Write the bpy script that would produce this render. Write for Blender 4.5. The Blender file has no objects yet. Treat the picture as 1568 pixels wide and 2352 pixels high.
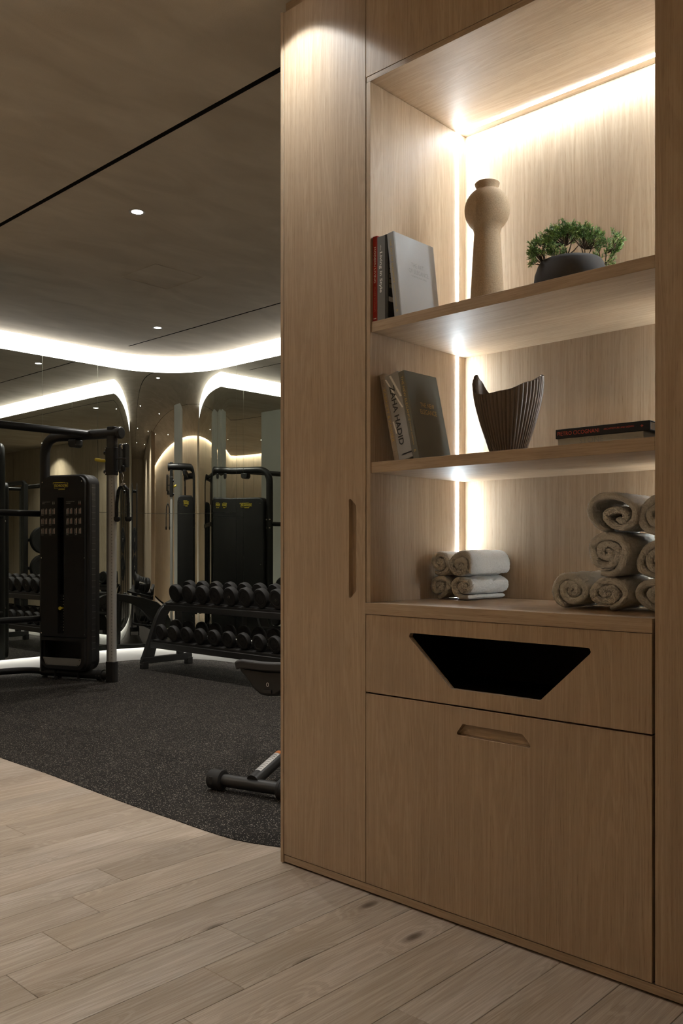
import bpy, bmesh, math, random
from mathutils import Vector, Matrix, noise

scene = bpy.context.scene
col = scene.collection
R = math.radians
random.seed(7)

# ------------------------------------------------------------------ camera
H_CAM = 1.2
cam_d = bpy.data.cameras.new('camera')
cam_d.sensor_fit = 'HORIZONTAL'
cam_d.sensor_width = 36.0
cam_d.lens = 36.0 * 1998.1 / 1568.0
cam_d.shift_y = 86.0 / 1568.0
cam_d.clip_start = 0.02
cam = bpy.data.objects.new('camera', cam_d)
cam.location = (0, 0, H_CAM)
cam.rotation_euler = (R(90), 0, R(43.25 - 90))
col.objects.link(cam)
scene.camera = cam

# ------------------------------------------------------------------ world / exposure
world = bpy.data.worlds.new('world')
world.use_nodes = True
world.node_tree.nodes['Background'].inputs[0].default_value = (0.05, 0.045, 0.04, 1)
world.node_tree.nodes['Background'].inputs[1].default_value = 0.0
scene.world = world
scene.view_settings.view_transform = 'Standard'
scene.view_settings.look = 'None'
scene.view_settings.gamma = 1.0
scene.view_settings.exposure = 0.12
scene.view_settings.use_curve_mapping = False
scene.cycles.max_bounces = 6
scene.cycles.diffuse_bounces = 4
scene.cycles.glossy_bounces = 5
scene.cycles.adaptive_threshold = 0.15
scene.cycles.adaptive_min_samples = 20
scene.cycles.caustics_refractive = False

# light levels (all real fittings of the place)
BAND_E = 2.8        # lit diffuser band over the mirrors
BASE_E = 9.0       # strip light under the mirrors
NICHE_E = 124.0      # LED profiles in the niche
WASH_E = 105.0       # wall-wash strips on the oak walls
SPOT_MAIN = 115.0
SPOT_WIDE = 10.0

# key dimensions
CEIL = 3.30
XF = 2.27           # cabinet front plane
XB = 5.86           # mirror wall along Y
YB = 8.07           # mirror wall along X
RC = 0.80           # corner radius
CXc, CYc = XB - RC, YB - RC
M_TOP, M_BOT = 3.122, 0.14

# ------------------------------------------------------------------ node helpers
def nmat(name):
    m = bpy.data.materials.new(name)
    m.use_nodes = True
    nt = m.node_tree
    b = nt.nodes['Principled BSDF']
    return m, nt, b

def N(nt, typ, **kw):
    n = nt.nodes.new(typ)
    for k, v in kw.items():
        if k.startswith('i_'):
            n.inputs[k[2:].replace('_', ' ')].default_value = v
        else:
            setattr(n, k, v)
    return n

def L(nt, a, b):
    nt.links.new(a, b)

def ramp(nt, fac, stops):
    r = nt.nodes.new('ShaderNodeValToRGB')
    cr = r.color_ramp
    while len(cr.elements) < len(stops):
        cr.elements.new(0.5)
    for e, (p, c) in zip(cr.elements, stops):
        e.position = p
        e.color = (c[0], c[1], c[2], 1) if not isinstance(c, (int, float)) else (c, c, c, 1)
    L(nt, fac, r.inputs[0])
    return r.outputs[0]

def mixc(nt, fac, a, b, mode='MIX'):
    m = nt.nodes.new('ShaderNodeMix')
    m.data_type = 'RGBA'
    m.blend_type = mode
    if isinstance(fac, (int, float)):
        m.inputs[0].default_value = fac
    else:
        L(nt, fac, m.inputs[0])
    for i, v in ((6, a), (7, b)):
        if isinstance(v, tuple):
            m.inputs[i].default_value = (v[0], v[1], v[2], 1)
        else:
            L(nt, v, m.inputs[i])
    return m.outputs[2]

def bump(nt, b, height, strength, dist):
    n = N(nt, 'ShaderNodeBump')
    n.inputs['Strength'].default_value = strength
    n.inputs['Distance'].default_value = dist
    L(nt, height, n.inputs['Height'])
    L(nt, n.outputs[0], b.inputs['Normal'])

def plain(name, c, rough=0.5, metal=0.0, spec=0.5, grain=0.0, gscale=300):
    m, nt, b = nmat(name)
    b.inputs['Base Color'].default_value = (*c, 1)
    b.inputs['Roughness'].default_value = rough
    b.inputs['Metallic'].default_value = metal
    b.inputs['Specular IOR Level'].default_value = spec
    if grain:
        tc = N(nt, 'ShaderNodeTexCoord')
        nz = N(nt, 'ShaderNodeTexNoise')
        nz.inputs['Scale'].default_value = gscale
        nz.inputs['Detail'].default_value = 3
        L(nt, tc.outputs['Object'], nz.inputs['Vector'])
        bump(nt, b, nz.outputs[0], grain, 0.001)
        c2 = tuple(x * 0.8 for x in c)
        L(nt, mixc(nt, nz.outputs[0], c, c2), b.inputs['Base Color'])
    return m

def emit(name, c, s):
    m, nt, b = nmat(name)
    b.inputs['Base Color'].default_value = (*c, 1)
    b.inputs['Emission Color'].default_value = (*c, 1)
    b.inputs['Emission Strength'].default_value = s
    return m

def oak(name, axis, c_lo, c_mid, c_hi, rough=0.55, rand=True, fine=1.0):
    """veneer with grain along one world axis"""
    m, nt, b = nmat(name)
    geo = N(nt, 'ShaderNodeNewGeometry')
    oi = N(nt, 'ShaderNodeObjectInfo')
    add = N(nt, 'ShaderNodeVectorMath', operation='ADD')
    mul = N(nt, 'ShaderNodeVectorMath', operation='SCALE')
    L(nt, geo.outputs['Position'], add.inputs[0])
    cmb = N(nt, 'ShaderNodeCombineXYZ')
    L(nt, oi.outputs['Random'], cmb.inputs[0])
    L(nt, oi.outputs['Random'], cmb.inputs[1])
    L(nt, oi.outputs['Random'], cmb.inputs[2])
    mul.inputs['Scale'].default_value = 17.0 if rand else 0.0
    L(nt, cmb.outputs[0], mul.inputs[0])
    L(nt, mul.outputs[0], add.inputs[1])
    def stretched(sc, k, off=0.0):
        mp = N(nt, 'ShaderNodeMapping')
        s = [sc, sc, sc]
        s['xyz'.index(axis)] = sc * k
        mp.inputs['Scale'].default_value = s
        mp.inputs['Location'].default_value = (off, off * 2, off * 3)
        L(nt, add.outputs[0], mp.inputs['Vector'])
        return mp.outputs[0]
    n1 = N(nt, 'ShaderNodeTexNoise')          # broad bands, cathedral figure
    n1.inputs['Scale'].default_value = 1
    n1.inputs['Detail'].default_value = 2
    n1.inputs['Distortion'].default_value = 0.6
    L(nt, stretched(9, 0.055), n1.inputs['Vector'])
    ms = N(nt, 'ShaderNodeMath', operation='MULTIPLY')
    L(nt, n1.outputs[0], ms.inputs[0])
    ms.inputs[1].default_value = 105.0
    sn = N(nt, 'ShaderNodeMath', operation='SINE')
    L(nt, ms.outputs[0], sn.inputs[0])
    n2 = N(nt, 'ShaderNodeTexNoise')          # fine streaks
    n2.inputs['Scale'].default_value = 1
    n2.inputs['Detail'].default_value = 3
    n2.inputs['Roughness'].default_value = 0.65
    L(nt, stretched(250 * fine, 0.007, 3.0), n2.inputs['Vector'])
    n3 = N(nt, 'ShaderNodeTexNoise')          # pores
    n3.inputs['Scale'].default_value = 1
    n3.inputs['Detail'].default_value = 2
    L(nt, stretched(700, 0.025, 7.0), n3.inputs['Vector'])
    c = ramp(nt, n2.outputs[0], [(0.28, c_lo), (0.5, c_mid), (0.72, c_hi)])
    fig = ramp(nt, sn.outputs[0], [(0.0, (0.86, 0.83, 0.80)), (0.6, (1, 1, 1))])
    c = mixc(nt, 0.6, c, fig, 'MULTIPLY')
    brd = ramp(nt, n1.outputs[0], [(0.3, (0.85, 0.82, 0.8)), (0.7, (1.08, 1.06, 1.04))])
    c = mixc(nt, 0.5, c, brd, 'MULTIPLY')
    por = ramp(nt, n3.outputs[0], [(0.30, (0.62, 0.56, 0.5)), (0.42, (1, 1, 1))])
    c = mixc(nt, 0.7, c, por, 'MULTIPLY')
    L(nt, c, b.inputs['Base Color'])
    b.inputs['Roughness'].default_value = rough
    b.inputs['Specular IOR Level'].default_value = 0.35
    bump(nt, b, n2.outputs[0], 0.12, 0.0006)
    return m

OAK_LO, OAK_MID, OAK_HI = (0.347, 0.247, 0.153), (0.405, 0.294, 0.190), (0.445, 0.331, 0.224)
M = {}
M['oak_z'] = oak('oak_vertical', 'z', OAK_LO, OAK_MID, OAK_HI)
M['oak_y'] = oak('oak_horizontal', 'y', OAK_LO, OAK_MID, OAK_HI)
M['oak_wall'] = oak('oak_wall', 'z', (0.44, 0.355, 0.245), (0.52, 0.43, 0.31), (0.58, 0.49, 0.37), rand=False)
M['dark'] = plain('black_paint', (0.022, 0.020, 0.018), 0.9, spec=0.1)
M['inner'] = plain('dark_laminate', (0.030, 0.024, 0.019), 0.7, spec=0.15)

def floor_oak():
    m, nt, b = nmat('floor_oak')
    tc = N(nt, 'ShaderNodeTexCoord')
    oi = N(nt, 'ShaderNodeObjectInfo')
    cmb = N(nt, 'ShaderNodeCombineXYZ')
    for i in range(3):
        L(nt, oi.outputs['Random'], cmb.inputs[i])
    sc = N(nt, 'ShaderNodeVectorMath', operation='SCALE')
    sc.inputs['Scale'].default_value = 61.0
    L(nt, cmb.outputs[0], sc.inputs[0])
    add = N(nt, 'ShaderNodeVectorMath', operation='ADD')
    L(nt, tc.outputs['Object'], add.inputs[0])
    L(nt, sc.outputs[0], add.inputs[1])
    def mp(s, loc=(0, 0, 0)):
        q = N(nt, 'ShaderNodeMapping')
        q.inputs['Scale'].default_value = s
        q.inputs['Location'].default_value = loc
        L(nt, add.outputs[0], q.inputs['Vector'])
        return q.outputs[0]
    # knots pull the grain around them
    vk = N(nt, 'ShaderNodeTexVoronoi')
    vk.inputs['Scale'].default_value = 1.0
    L(nt, mp((2.1, 5.5, 0.01)), vk.inputs['Vector'])
    kn = ramp(nt, vk.outputs['Distance'], [(0.0, 1.0), (0.09, 0.55), (0.34, 0.0)])
    n1 = N(nt, 'ShaderNodeTexNoise')
    n1.inputs['Scale'].default_value = 1
    n1.inputs['Detail'].default_value = 3
    n1.inputs['Distortion'].default_value = 0.5
    L(nt, mp((0.7, 11, 1)), n1.inputs['Vector'])
    km = N(nt, 'ShaderNodeMath', operation='MULTIPLY_ADD')
    L(nt, kn, km.inputs[0])
    km.inputs[1].default_value = 0.55
    L(nt, n1.outputs[0], km.inputs[2])
    ms = N(nt, 'ShaderNodeMath', operation='MULTIPLY')
    L(nt, km.outputs[0], ms.inputs[0])
    ms.inputs[1].default_value = 62.0
    sn = N(nt, 'ShaderNodeMath', operation='SINE')
    L(nt, ms.outputs[0], sn.inputs[0])
    n2 = N(nt, 'ShaderNodeTexNoise')
    n2.inputs['Scale'].default_value = 1
    n2.inputs['Detail'].default_value = 4
    n2.inputs['Roughness'].default_value = 0.65
    L(nt, mp((5, 260, 1)), n2.inputs['Vector'])
    n4 = N(nt, 'ShaderNodeTexNoise')
    n4.inputs['Scale'].default_value = 1
    n4.inputs['Detail'].default_value = 3
    L(nt, mp((1.3, 6, 1), (4, 2, 0)), n4.inputs['Vector'])
    c = ramp(nt, n2.outputs[0], [(0.3, (0.345, 0.288, 0.228)), (0.52, (0.455, 0.392, 0.325)), (0.75, (0.51, 0.45, 0.385))])
    c = mixc(nt, 0.65, c, ramp(nt, sn.outputs[0], [(0.0, (0.82, 0.79, 0.75)), (0.55, (1, 1, 1))]), 'MULTIPLY')
    c = mixc(nt, 0.85, c, ramp(nt, n4.outputs[0], [(0.3, (0.82, 0.77, 0.7)), (0.65, (1.08, 1.06, 1.05))]), 'MULTIPLY')
    tone = ramp(nt, oi.outputs['Random'], [(0.0, (0.86, 0.82, 0.78)), (0.35, (0.98, 0.98, 0.98)), (0.7, (1.06, 1.03, 1.0)), (1.0, (0.9, 0.87, 0.82))])
    c = mixc(nt, 1.0, c, tone, 'MULTIPLY')
    # only some cells hold a dark knot
    vc = N(nt, 'ShaderNodeSeparateColor')
    L(nt, vk.outputs['Color'], vc.inputs[0])
    gate = ramp(nt, vc.outputs[0], [(0.22, 0.0), (0.26, 1.0)])
    kd = ramp(nt, vk.outputs['Distance'], [(0.0, 0.95), (0.055, 0.75), (0.125, 0.0)])
    kg = N(nt, 'ShaderNodeMath', operation='MULTIPLY')
    L(nt, gate, kg.inputs[0])
    L(nt, kd, kg.inputs[1])
    c = mixc(nt, kg.outputs[0], c, (0.085, 0.055, 0.034))
    L(nt, c, b.inputs['Base Color'])
    b.inputs['Roughness'].default_value = 0.5
    b.inputs['Specular IOR Level'].default_value = 0.35
    bump(nt, b, n2.outputs[0], 0.15, 0.0008)
    return m
M['floor_oak'] = floor_oak()

def rubber_floor():
    m, nt, b = nmat('speckled_rubber')
    geo = N(nt, 'ShaderNodeNewGeometry')
    v = N(nt, 'ShaderNodeTexVoronoi')
    v.inputs['Scale'].default_value = 210
    L(nt, geo.outputs['Position'], v.inputs['Vector'])
    sep = N(nt, 'ShaderNodeSeparateColor')
    L(nt, v.outputs['Color'], sep.inputs[0])
    g = ramp(nt, sep.outputs[0], [(0.80, 0.0), (0.83, 1.0)])
    d = ramp(nt, v.outputs['Distance'], [(0.42, 1.0), (0.55, 0.0)])
    mu = N(nt, 'ShaderNodeMath', operation='MULTIPLY')
    L(nt, g, mu.inputs[0])
    L(nt, d, mu.inputs[1])
    sc = ramp(nt, sep.outputs[1], [(0.0, (0.08, 0.07, 0.058)), (1.0, (0.42, 0.37, 0.31))])
    nz = N(nt, 'ShaderNodeTexNoise')
    nz.inputs['Scale'].default_value = 3.0
    nz.inputs['Detail'].default_value = 5
    L(nt, geo.outputs['Position'], nz.inputs['Vector'])
    base = ramp(nt, nz.outputs[0], [(0.3, (0.0115, 0.0095, 0.0078)), (0.7, (0.020, 0.0168, 0.014))])
    L(nt, mixc(nt, mu.outputs[0], base, sc), b.inputs['Base Color'])
    b.inputs['Roughness'].default_value = 0.8
    b.inputs['Specular IOR Level'].default_value = 0.12
    bump(nt, b, v.outputs['Distance'], 0.25, 0.001)
    return m
M['rubber'] = rubber_floor()

def plaster(name, lo, hi):
    m, nt, b = nmat(name)
    geo = N(nt, 'ShaderNodeNewGeometry')
    mp = N(nt, 'ShaderNodeMapping')
    mp.inputs['Rotation'].default_value = (0, 0, R(35))
    mp.inputs['Scale'].default_value = (1.0, 2.4, 1.0)
    L(nt, geo.outputs['Position'], mp.inputs['Vector'])
    n1 = N(nt, 'ShaderNodeTexNoise')
    n1.inputs['Scale'].default_value = 1.7
    n1.inputs['Detail'].default_value = 5
    n1.inputs['Distortion'].default_value = 0.8
    L(nt, mp.outputs[0], n1.inputs['Vector'])
    n2 = N(nt, 'ShaderNodeTexNoise')
    n2.inputs['Scale'].default_value = 160
    n2.inputs['Detail'].default_value = 3
    L(nt, geo.outputs['Position'], n2.inputs['Vector'])
    L(nt, ramp(nt, n1.outputs[0], [(0.3, lo), (0.7, hi)]), b.inputs['Base Color'])
    ad = N(nt, 'ShaderNodeMath', operation='MULTIPLY_ADD')
    L(nt, n1.outputs[0], ad.inputs[0])
    ad.inputs[1].default_value = 2.5
    L(nt, n2.outputs[0], ad.inputs[2])
    b.inputs['Roughness'].default_value = 0.75
    b.inputs['Specular IOR Level'].default_value = 0.2
    bump(nt, b, ad.outputs[0], 0.35, 0.002)
    return m
M['ceiling'] = plaster('trowelled_plaster', (0.52, 0.447, 0.35), (0.65, 0.572, 0.462))
M['pale'] = plaster('pale_paint', (0.62, 0.61, 0.54), (0.67, 0.66, 0.59))
M['white'] = plain('white_paint', (0.75, 0.74, 0.7), 0.6)

def mirror_mat():
    m, nt, b = nmat('mirror_glass')
    b.inputs['Base Color'].default_value = (0.80, 0.82, 0.77, 1)
    b.inputs['Metallic'].default_value = 1.0
    b.inputs['Roughness'].default_value = 0.0
    return m
M['mirror'] = mirror_mat()

M['band'] = emit('light_diffuser', (1.0, 1.0, 0.97), BAND_E)
M['base_led'] = emit('base_strip_light', (1.0, 0.98, 0.94), BASE_E)
M['niche_led'] = emit('niche_strip_light', (0.80, 0.92, 1.0), NICHE_E)
M['wash_led'] = emit('wall_wash_light', (1.0, 0.97, 0.9), WASH_E)
M['lens'] = emit('downlight_lens', (1.0, 0.97, 0.92), 14.0)
M['ring'] = plain('downlight_ring', (0.55, 0.52, 0.47), 0.4)
M['black'] = plain('black_powder_coat', (0.017, 0.0155, 0.014), 0.42, spec=0.5, grain=0.15, gscale=900)
M['casing'] = plain('black_casing', (0.015, 0.0135, 0.012), 0.5, spec=0.4, grain=0.1, gscale=700)
M['panel'] = plain('black_print_panel', (0.008, 0.007, 0.0065), 0.35, spec=0.5)
M['blackrub'] = plain('black_rubber', (0.020, 0.018, 0.016), 0.62, spec=0.35, grain=0.25, gscale=500)
M['vinyl'] = plain('black_upholstery', (0.032, 0.029, 0.027), 0.55, spec=0.35, grain=0.3, gscale=800)
M['alu'] = plain('brushed_aluminium', (0.50, 0.48, 0.44), 0.42, metal=0.25)
M['chrome'] = plain('chrome', (0.75, 0.73, 0.7), 0.18, metal=1.0)
M['steel_dk'] = plain('dark_steel', (0.10, 0.095, 0.09), 0.4, metal=0.8)
M['yellow'] = plain('yellow_plastic', (0.82, 0.64, 0.06), 0.45)
M['print'] = plain('pale_print', (0.68, 0.62, 0.54), 0.6)
M['print_red'] = plain('red_print', (0.42, 0.09, 0.06), 0.6)
M['silver'] = plain('silver_plate', (0.33, 0.31, 0.28), 0.45, metal=0.5)

# ------------------------------------------------------------------ object helpers
MW = {}     # world matrix of every empty / part that parents others

def tag(o, label=None, cat=None, group=None, kind=None):
    if label: o['label'] = label
    if cat: o['category'] = cat
    if group: o['group'] = group
    if kind: o['kind'] = kind
    return o

def thing(name, label, cat, loc=(0, 0, 0), rotz=0.0, group=None, kind=None):
    o = bpy.data.objects.new(name, None)
    o.empty_display_size = 0.1
    o.location = loc
    o.rotation_euler = (0, 0, rotz)
    col.objects.link(o)
    MW[o.name] = Matrix.Translation(loc) @ Matrix.Rotation(rotz, 4, 'Z')
    return tag(o, label, cat, group, kind)

class MB:
    def __init__(s):
        s.v, s.f = [], []
    def add(s, vs, fs):
        k = len(s.v)
        s.v += [Vector(p) for p in vs]
        s.f += [tuple(i + k for i in f) for f in fs]
        return s
    def box(s, x0, x1, y0, y1, z0, z1):
        return s.add([(x0, y0, z0), (x1, y0, z0), (x1, y1, z0), (x0, y1, z0), (x0, y0, z1), (x1, y0, z1), (x1, y1, z1), (x0, y1, z1)],
                     [(3, 2, 1, 0), (4, 5, 6, 7), (0, 1, 5, 4), (1, 2, 6, 5), (2, 3, 7, 6), (3, 0, 4, 7)])
    def quad(s, a, b, c, d):
        return s.add([a, b, c, d], [(0, 1, 2, 3)])
    def prism(s, poly, o, ux, uy, w):
        """polygon (2d) in plane ux,uy through o, extruded by vector w"""
        o, ux, uy, w = Vector(o), Vector(ux), Vector(uy), Vector(w)
        n = len(poly)
        a = [o + ux * p[0] + uy * p[1] for p in poly]
        return s.add(a + [p + w for p in a],
                     [tuple(range(n))[::-1], tuple(range(n, 2 * n))] + [(i, (i + 1) % n, n + (i + 1) % n, n + i) for i in range(n)])
    def lathe(s, prof, o=(0, 0, 0), n=40, sx=1, sy=1, axis=None):
        """profile [(r,h)], around z (or given 3 axes)"""
        o = Vector(o)
        ax = axis or (Vector((1, 0, 0)), Vector((0, 1, 0)), Vector((0, 0, 1)))
        vs, fs = [], []
        for r, h in prof:
            for i in range(n):
                t = 2 * math.pi * i / n
                vs.append(o + ax[0] * (r * math.cos(t) * sx) + ax[1] * (r * math.sin(t) * sy) + ax[2] * h)
        m = len(prof)
        for j in range(m - 1):
            for i in range(n):
                a, b = j * n + i, j * n + (i + 1) % n
                fs.append((a, b, b + n, a + n))
        if prof[0][0] > 1e-6: fs.append(tuple(range(n))[::-1])
        if prof[-1][0] > 1e-6: fs.append(tuple(range((m - 1) * n, m * n)))
        return s.add(vs, fs)
    def cyl(s, a, b, r, n=20, r2=None):
        return s.tube([a, b], r, n, r2=r2)
    def tube(s, pts, r, n=14, r2=None, cap=True, sx=1.0):
        pts = [Vector(p) for p in pts]
        m = len(pts)
        T = []
        for i in range(m):
            d = pts[min(i + 1, m - 1)] - pts[max(i - 1, 0)]
            T.append(d.normalized() if d.length > 1e-9 else Vector((0, 0, 1)))
        ref = Vector((0, 0, 1)) if abs(T[0].z) < 0.9 else Vector((1, 0, 0))
        u = T[0].cross(ref).normalized()
        vs, fs = [], []
        for i in range(m):
            u = (u - T[i] * u.dot(T[i])).normalized()
            w = T[i].cross(u)
            rr = r if r2 is None else r + (r2 - r) * i / (m - 1)
            if callable(r): rr = r(i / (m - 1))
            for k in range(n):
                t = 2 * math.pi * k / n
                vs.append(pts[i] + u * (rr * math.cos(t) * sx) + w * (rr * math.sin(t)))
        for i in range(m - 1):
            for k in range(n):
                a, b = i * n + k, i * n + (k + 1) % n
                fs.append((a, b, b + n, a + n))
        if cap:
            fs.append(tuple(range(n))[::-1])
            fs.append(tuple(range((m - 1) * n, m * n)))
        return s.add(vs, fs)
    def build(s, name, mat, parent=None, world=False, smooth=False, bevel=0.0, seg=2, sub=0):
        me = bpy.data.meshes.new(name)
        vs = s.v
        if parent is not None and world:
            inv = MW[parent.name].inverted()
            vs = [inv @ p for p in vs]
        me.from_pydata([tuple(p) for p in vs], [], s.f)
        return finish(name, me, mat, parent, smooth, bevel, seg, sub)

def finish(name, me, mat, parent=None, smooth=False, bevel=0.0, seg=2, sub=0):
    bm = bmesh.new()
    bm.from_mesh(me)
    bmesh.ops.recalc_face_normals(bm, faces=bm.faces[:])
    bm.to_mesh(me)
    bm.free()
    o = bpy.data.objects.new(name, me)
    col.objects.link(o)
    me.materials.append(M[mat] if isinstance(mat, str) else mat)
    if parent is not None:
        o.parent = parent
        MW[o.name] = MW[parent.name].copy()
    else:
        MW[o.name] = Matrix.Identity(4)
    if bevel > 0:
        md = o.modifiers.new('edge', 'BEVEL')
        md.width = bevel
        md.segments = seg
        md.limit_method = 'ANGLE'
        md.angle_limit = R(40)
        smooth = True
    if sub:
        md = o.modifiers.new('sub', 'SUBSURF')
        md.levels = md.render_levels = sub
    if smooth:
        me.polygons.foreach_set('use_smooth', [True] * len(me.polygons))
        try:
            me.set_sharp_from_angle(angle=R(38))
        except Exception:
            pass
    return o

def rounded(pts, r, n=4):
    """round the corners of a 2d polygon; r may be a list"""
    out = []
    m = len(pts)
    rs = r if isinstance(r, (list, tuple)) else [r] * m
    for i in range(m):
        p = Vector(pts[i])
        a = Vector(pts[i - 1]) - p
        b = Vector(pts[(i + 1) % m]) - p
        rr = rs[i]
        if rr <= 0:
            out.append(tuple(p)); continue
        ang = a.angle(b)
        d = min(rr / math.tan(ang / 2), a.length * 0.49, b.length * 0.49)
        rr = d * math.tan(ang / 2)
        a.normalize(); b.normalize()
        c = p + (a + b).normalized() * (rr / math.sin(ang / 2))
        s, e = p + a * d - c, p + b * d - c
        for k in range(n + 1):
            t = k / n
            v = (s * (1 - t) + e * t)
            v = v.normalized() * rr
            out.append(tuple(c + v))
    return out

def holed(name, outer, holes, fn, d0, d1, mat, parent=None, world=True, bevel=0.0):
    """plate with holes; fn(a,b,d) -> xyz"""
    bm = bmesh.new()
    edges = []
    for loop in [outer] + holes:
        vs = [bm.verts.new(fn(p[0], p[1], d0)) for p in loop]
        edges += [bm.edges.new((vs[i], vs[(i + 1) % len(vs)])) for i in range(len(vs))]
    bmesh.ops.triangle_fill(bm, use_beauty=True, use_dissolve=False, edges=edges)
    ret = bmesh.ops.extrude_face_region(bm, geom=bm.faces[:])
    off = Vector(fn(0, 0, d1)) - Vector(fn(0, 0, d0))
    bmesh.ops.translate(bm, verts=[v for v in ret['geom'] if isinstance(v, bmesh.types.BMVert)], vec=off)
    if parent is not None and world:
        bmesh.ops.transform(bm, matrix=MW[parent.name].inverted(), verts=bm.verts[:])
    me = bpy.data.meshes.new(name)
    bm.to_mesh(me)
    bm.free()
    return finish(name, me, mat, parent, False, bevel)

def lettering(txt, mat, parent, o, xd, yd, height=None, width=None, name='lettering', world=True, align='CENTER', thick=0.0, nudge=0.0):
    """flat letters; height = cap height, width = overall width, o = centre"""
    cu = bpy.data.curves.new('t', 'FONT')
    cu.body = txt
    cu.align_x = align
    cu.align_y = 'CENTER'
    cu.resolution_u = 3
    cu.offset = nudge
    cu.space_line = 0.95
    ob = bpy.data.objects.new('t', cu)
    col.objects.link(ob)
    me = bpy.data.meshes.new_from_object(ob)
    bpy.data.objects.remove(ob)
    bpy.data.curves.remove(cu)
    xs = [v.co.x for v in me.vertices]; ys = [v.co.y for v in me.vertices]
    w, h = max(xs) - min(xs), max(ys) - min(ys)
    mx, my = (max(xs) + min(xs)) / 2, (max(ys) + min(ys)) / 2
    sx = width / w if width else height / h
    sy = height / h if height else sx
    o, xd, yd = Vector(o), Vector(xd).normalized(), Vector(yd).normalized()
    inv = MW[parent.name].inverted() if world else Matrix.Identity(4)
    for v in me.vertices:
        v.co = inv @ (o + xd * ((v.co.x - mx) * sx) + yd * ((v.co.y - my) * sy))
    me.name = name
    ob = bpy.data.objects.new(name, me)
    me.materials.clear()
    me.materials.append(M[mat] if isinstance(mat, str) else mat)
    col.objects.link(ob)
    ob.parent = parent
    MW[ob.name] = MW[parent.name].copy()
    return ob

def copy_tree(o, parent=None):
    c = o.copy()
    col.objects.link(c)
    c.parent = parent
    for ch in o.children:
        copy_tree(ch, c)
    return c

def struct(o, label, cat):
    return tag(o, label, cat, kind='structure')

def arc(cx, cy, r, a0, a1, n):
    return [(cx + r * math.cos(R(a0 + (a1 - a0) * i / n)), cy + r * math.sin(R(a0 + (a1 - a0) * i / n))) for i in range(n + 1)]

# ------------------------------------------------------------------ room shell
X0, X1, Y0, Y1 = -1.0, 6.0, -3.0, 8.25
sub = struct(MB().box(X0 - .1, X1, Y0, Y1, -0.12, -0.013).build('floor', 'dark'), 'oak plank floor running up to the rubber gym floor', 'floor')

# oak planks, each its own piece
PW, PL, PS = 0.1835, 1.22, 0.205
ref_y = 2.737
plank_me = {}
def plank(x0, x1, y0, y1):
    key = round(x1 - x0, 3)
    if key not in plank_me:
        g = 0.0007
        a, b = (x1 - x0) / 2 - g, PW / 2 - g
        c = 0.0012
        mb = MB()
        mb.add([(-a, -b, -.012), (a, -b, -.012), (a, b, -.012), (-a, b, -.012),
                (-a, -b, -c), (a, -b, -c), (a, b, -c), (-a, b, -c),
                (-a + c, -b + c, 0), (a - c, -b + c, 0), (a - c, b - c, 0), (-a + c, b - c, 0)],
               [(0, 1, 5, 4), (1, 2, 6, 5), (2, 3, 7, 6), (3, 0, 4, 7), (4, 5, 9, 8), (5, 6, 10, 9), (6, 7, 11, 10), (7, 4, 8, 11), (8, 9, 10, 11)])
        me = bpy.data.meshes.new('plank')
        me.from_pydata([tuple(v) for v in mb.v], [], mb.f)
        me.materials.append(M['floor_oak'])
        plank_me[key] = me
    o = bpy.data.objects.new('plank', plank_me[key])
    o.location = ((x0 + x1) / 2, (y0 + y1) / 2, 0)
    o.parent = sub
    col.objects.link(o)
XE = 2.46
for r in range(-18, 28):
    y0 = ref_y + r * PW
    k = r % 4
    j0 = 1.755 - ((4 - k) % 4) * PS      # joints step back row by row, four rows to a run
    x = j0
    while x > X0: x -= PL
    while x < XE:
        a, b = max(x, X0), min(x + PL, XE)
        if b - a > 0.03: plank(a, b, y0, y0 + PW)
        x += PL
rest = MB().box(X0, XE, ref_y + 28 * PW, Y1, -.012, 0).box(X0, XE, Y0, ref_y - 18 * PW, -.012, 0)
rest.build('plank_field', 'floor_oak', sub)

# rubber gym floor: tiles laid 3 mm proud, the free edge follows a soft curve
edge_pts = [(2.303, 8.2), (2.303, 4.9), (2.305, 4.65), (2.31, 4.35), (2.302, 3.93), (2.294, 3.53), (2.300, 3.25), (2.302, 2.99), (2.306, 2.87), (2.316, 2.77), (2.338, 2.69), (2.385, 2.57), (2.45, 2.46), (2.60, 2.40), (2.80, 2.38), (2.86, 2.37), (2.86, -3.0)]
def edge_x(y):
    for (xa, ya), (xb, yb) in zip(edge_pts, edge_pts[1:]):
        if ya >= y >= yb:
            t = (ya - y) / (ya - yb) if ya != yb else 0
            return xa + (xb - xa) * t
    return 2.3
gym = thing('floor', 'black speckled rubber gym floor meeting the oak planks', 'floor', (4, 5, 0), 0, None, 'structure')
TS = 1.0
g = 0.0015
for i in range(2, 7):
    for j in range(-4, 10):
        xa, xb = 3.97 + (i - 4) * TS + g, 4.97 + (i - 4) * TS - g
        ya, yb = max(6.07 + (j - 6) * TS + g, Y0), min(7.07 + (j - 6) * TS - g, Y1 - .1)
        xb = min(xb, 5.98)
        if yb - ya < .02 or xb - xa < .02: continue
        n = 14
        ys = [ya + (yb - ya) * q / n for q in range(n + 1)]
        lx = [max(xa, edge_x(y)) for y in ys]
        if min(lx) >= xb - .01: continue
        keep = [(x, y) for x, y in zip(lx, ys) if x < xb - .002]
        if len(keep) < 2: continue
        poly = keep + [(xb, keep[-1][1]), (xb, keep[0][1])]
        MB().prism(poly, (0, 0, -.004), (1, 0, 0), (0, 1, 0), (0, 0, .007)).build('rubber_tile', 'rubber', gym, world=True)

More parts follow.
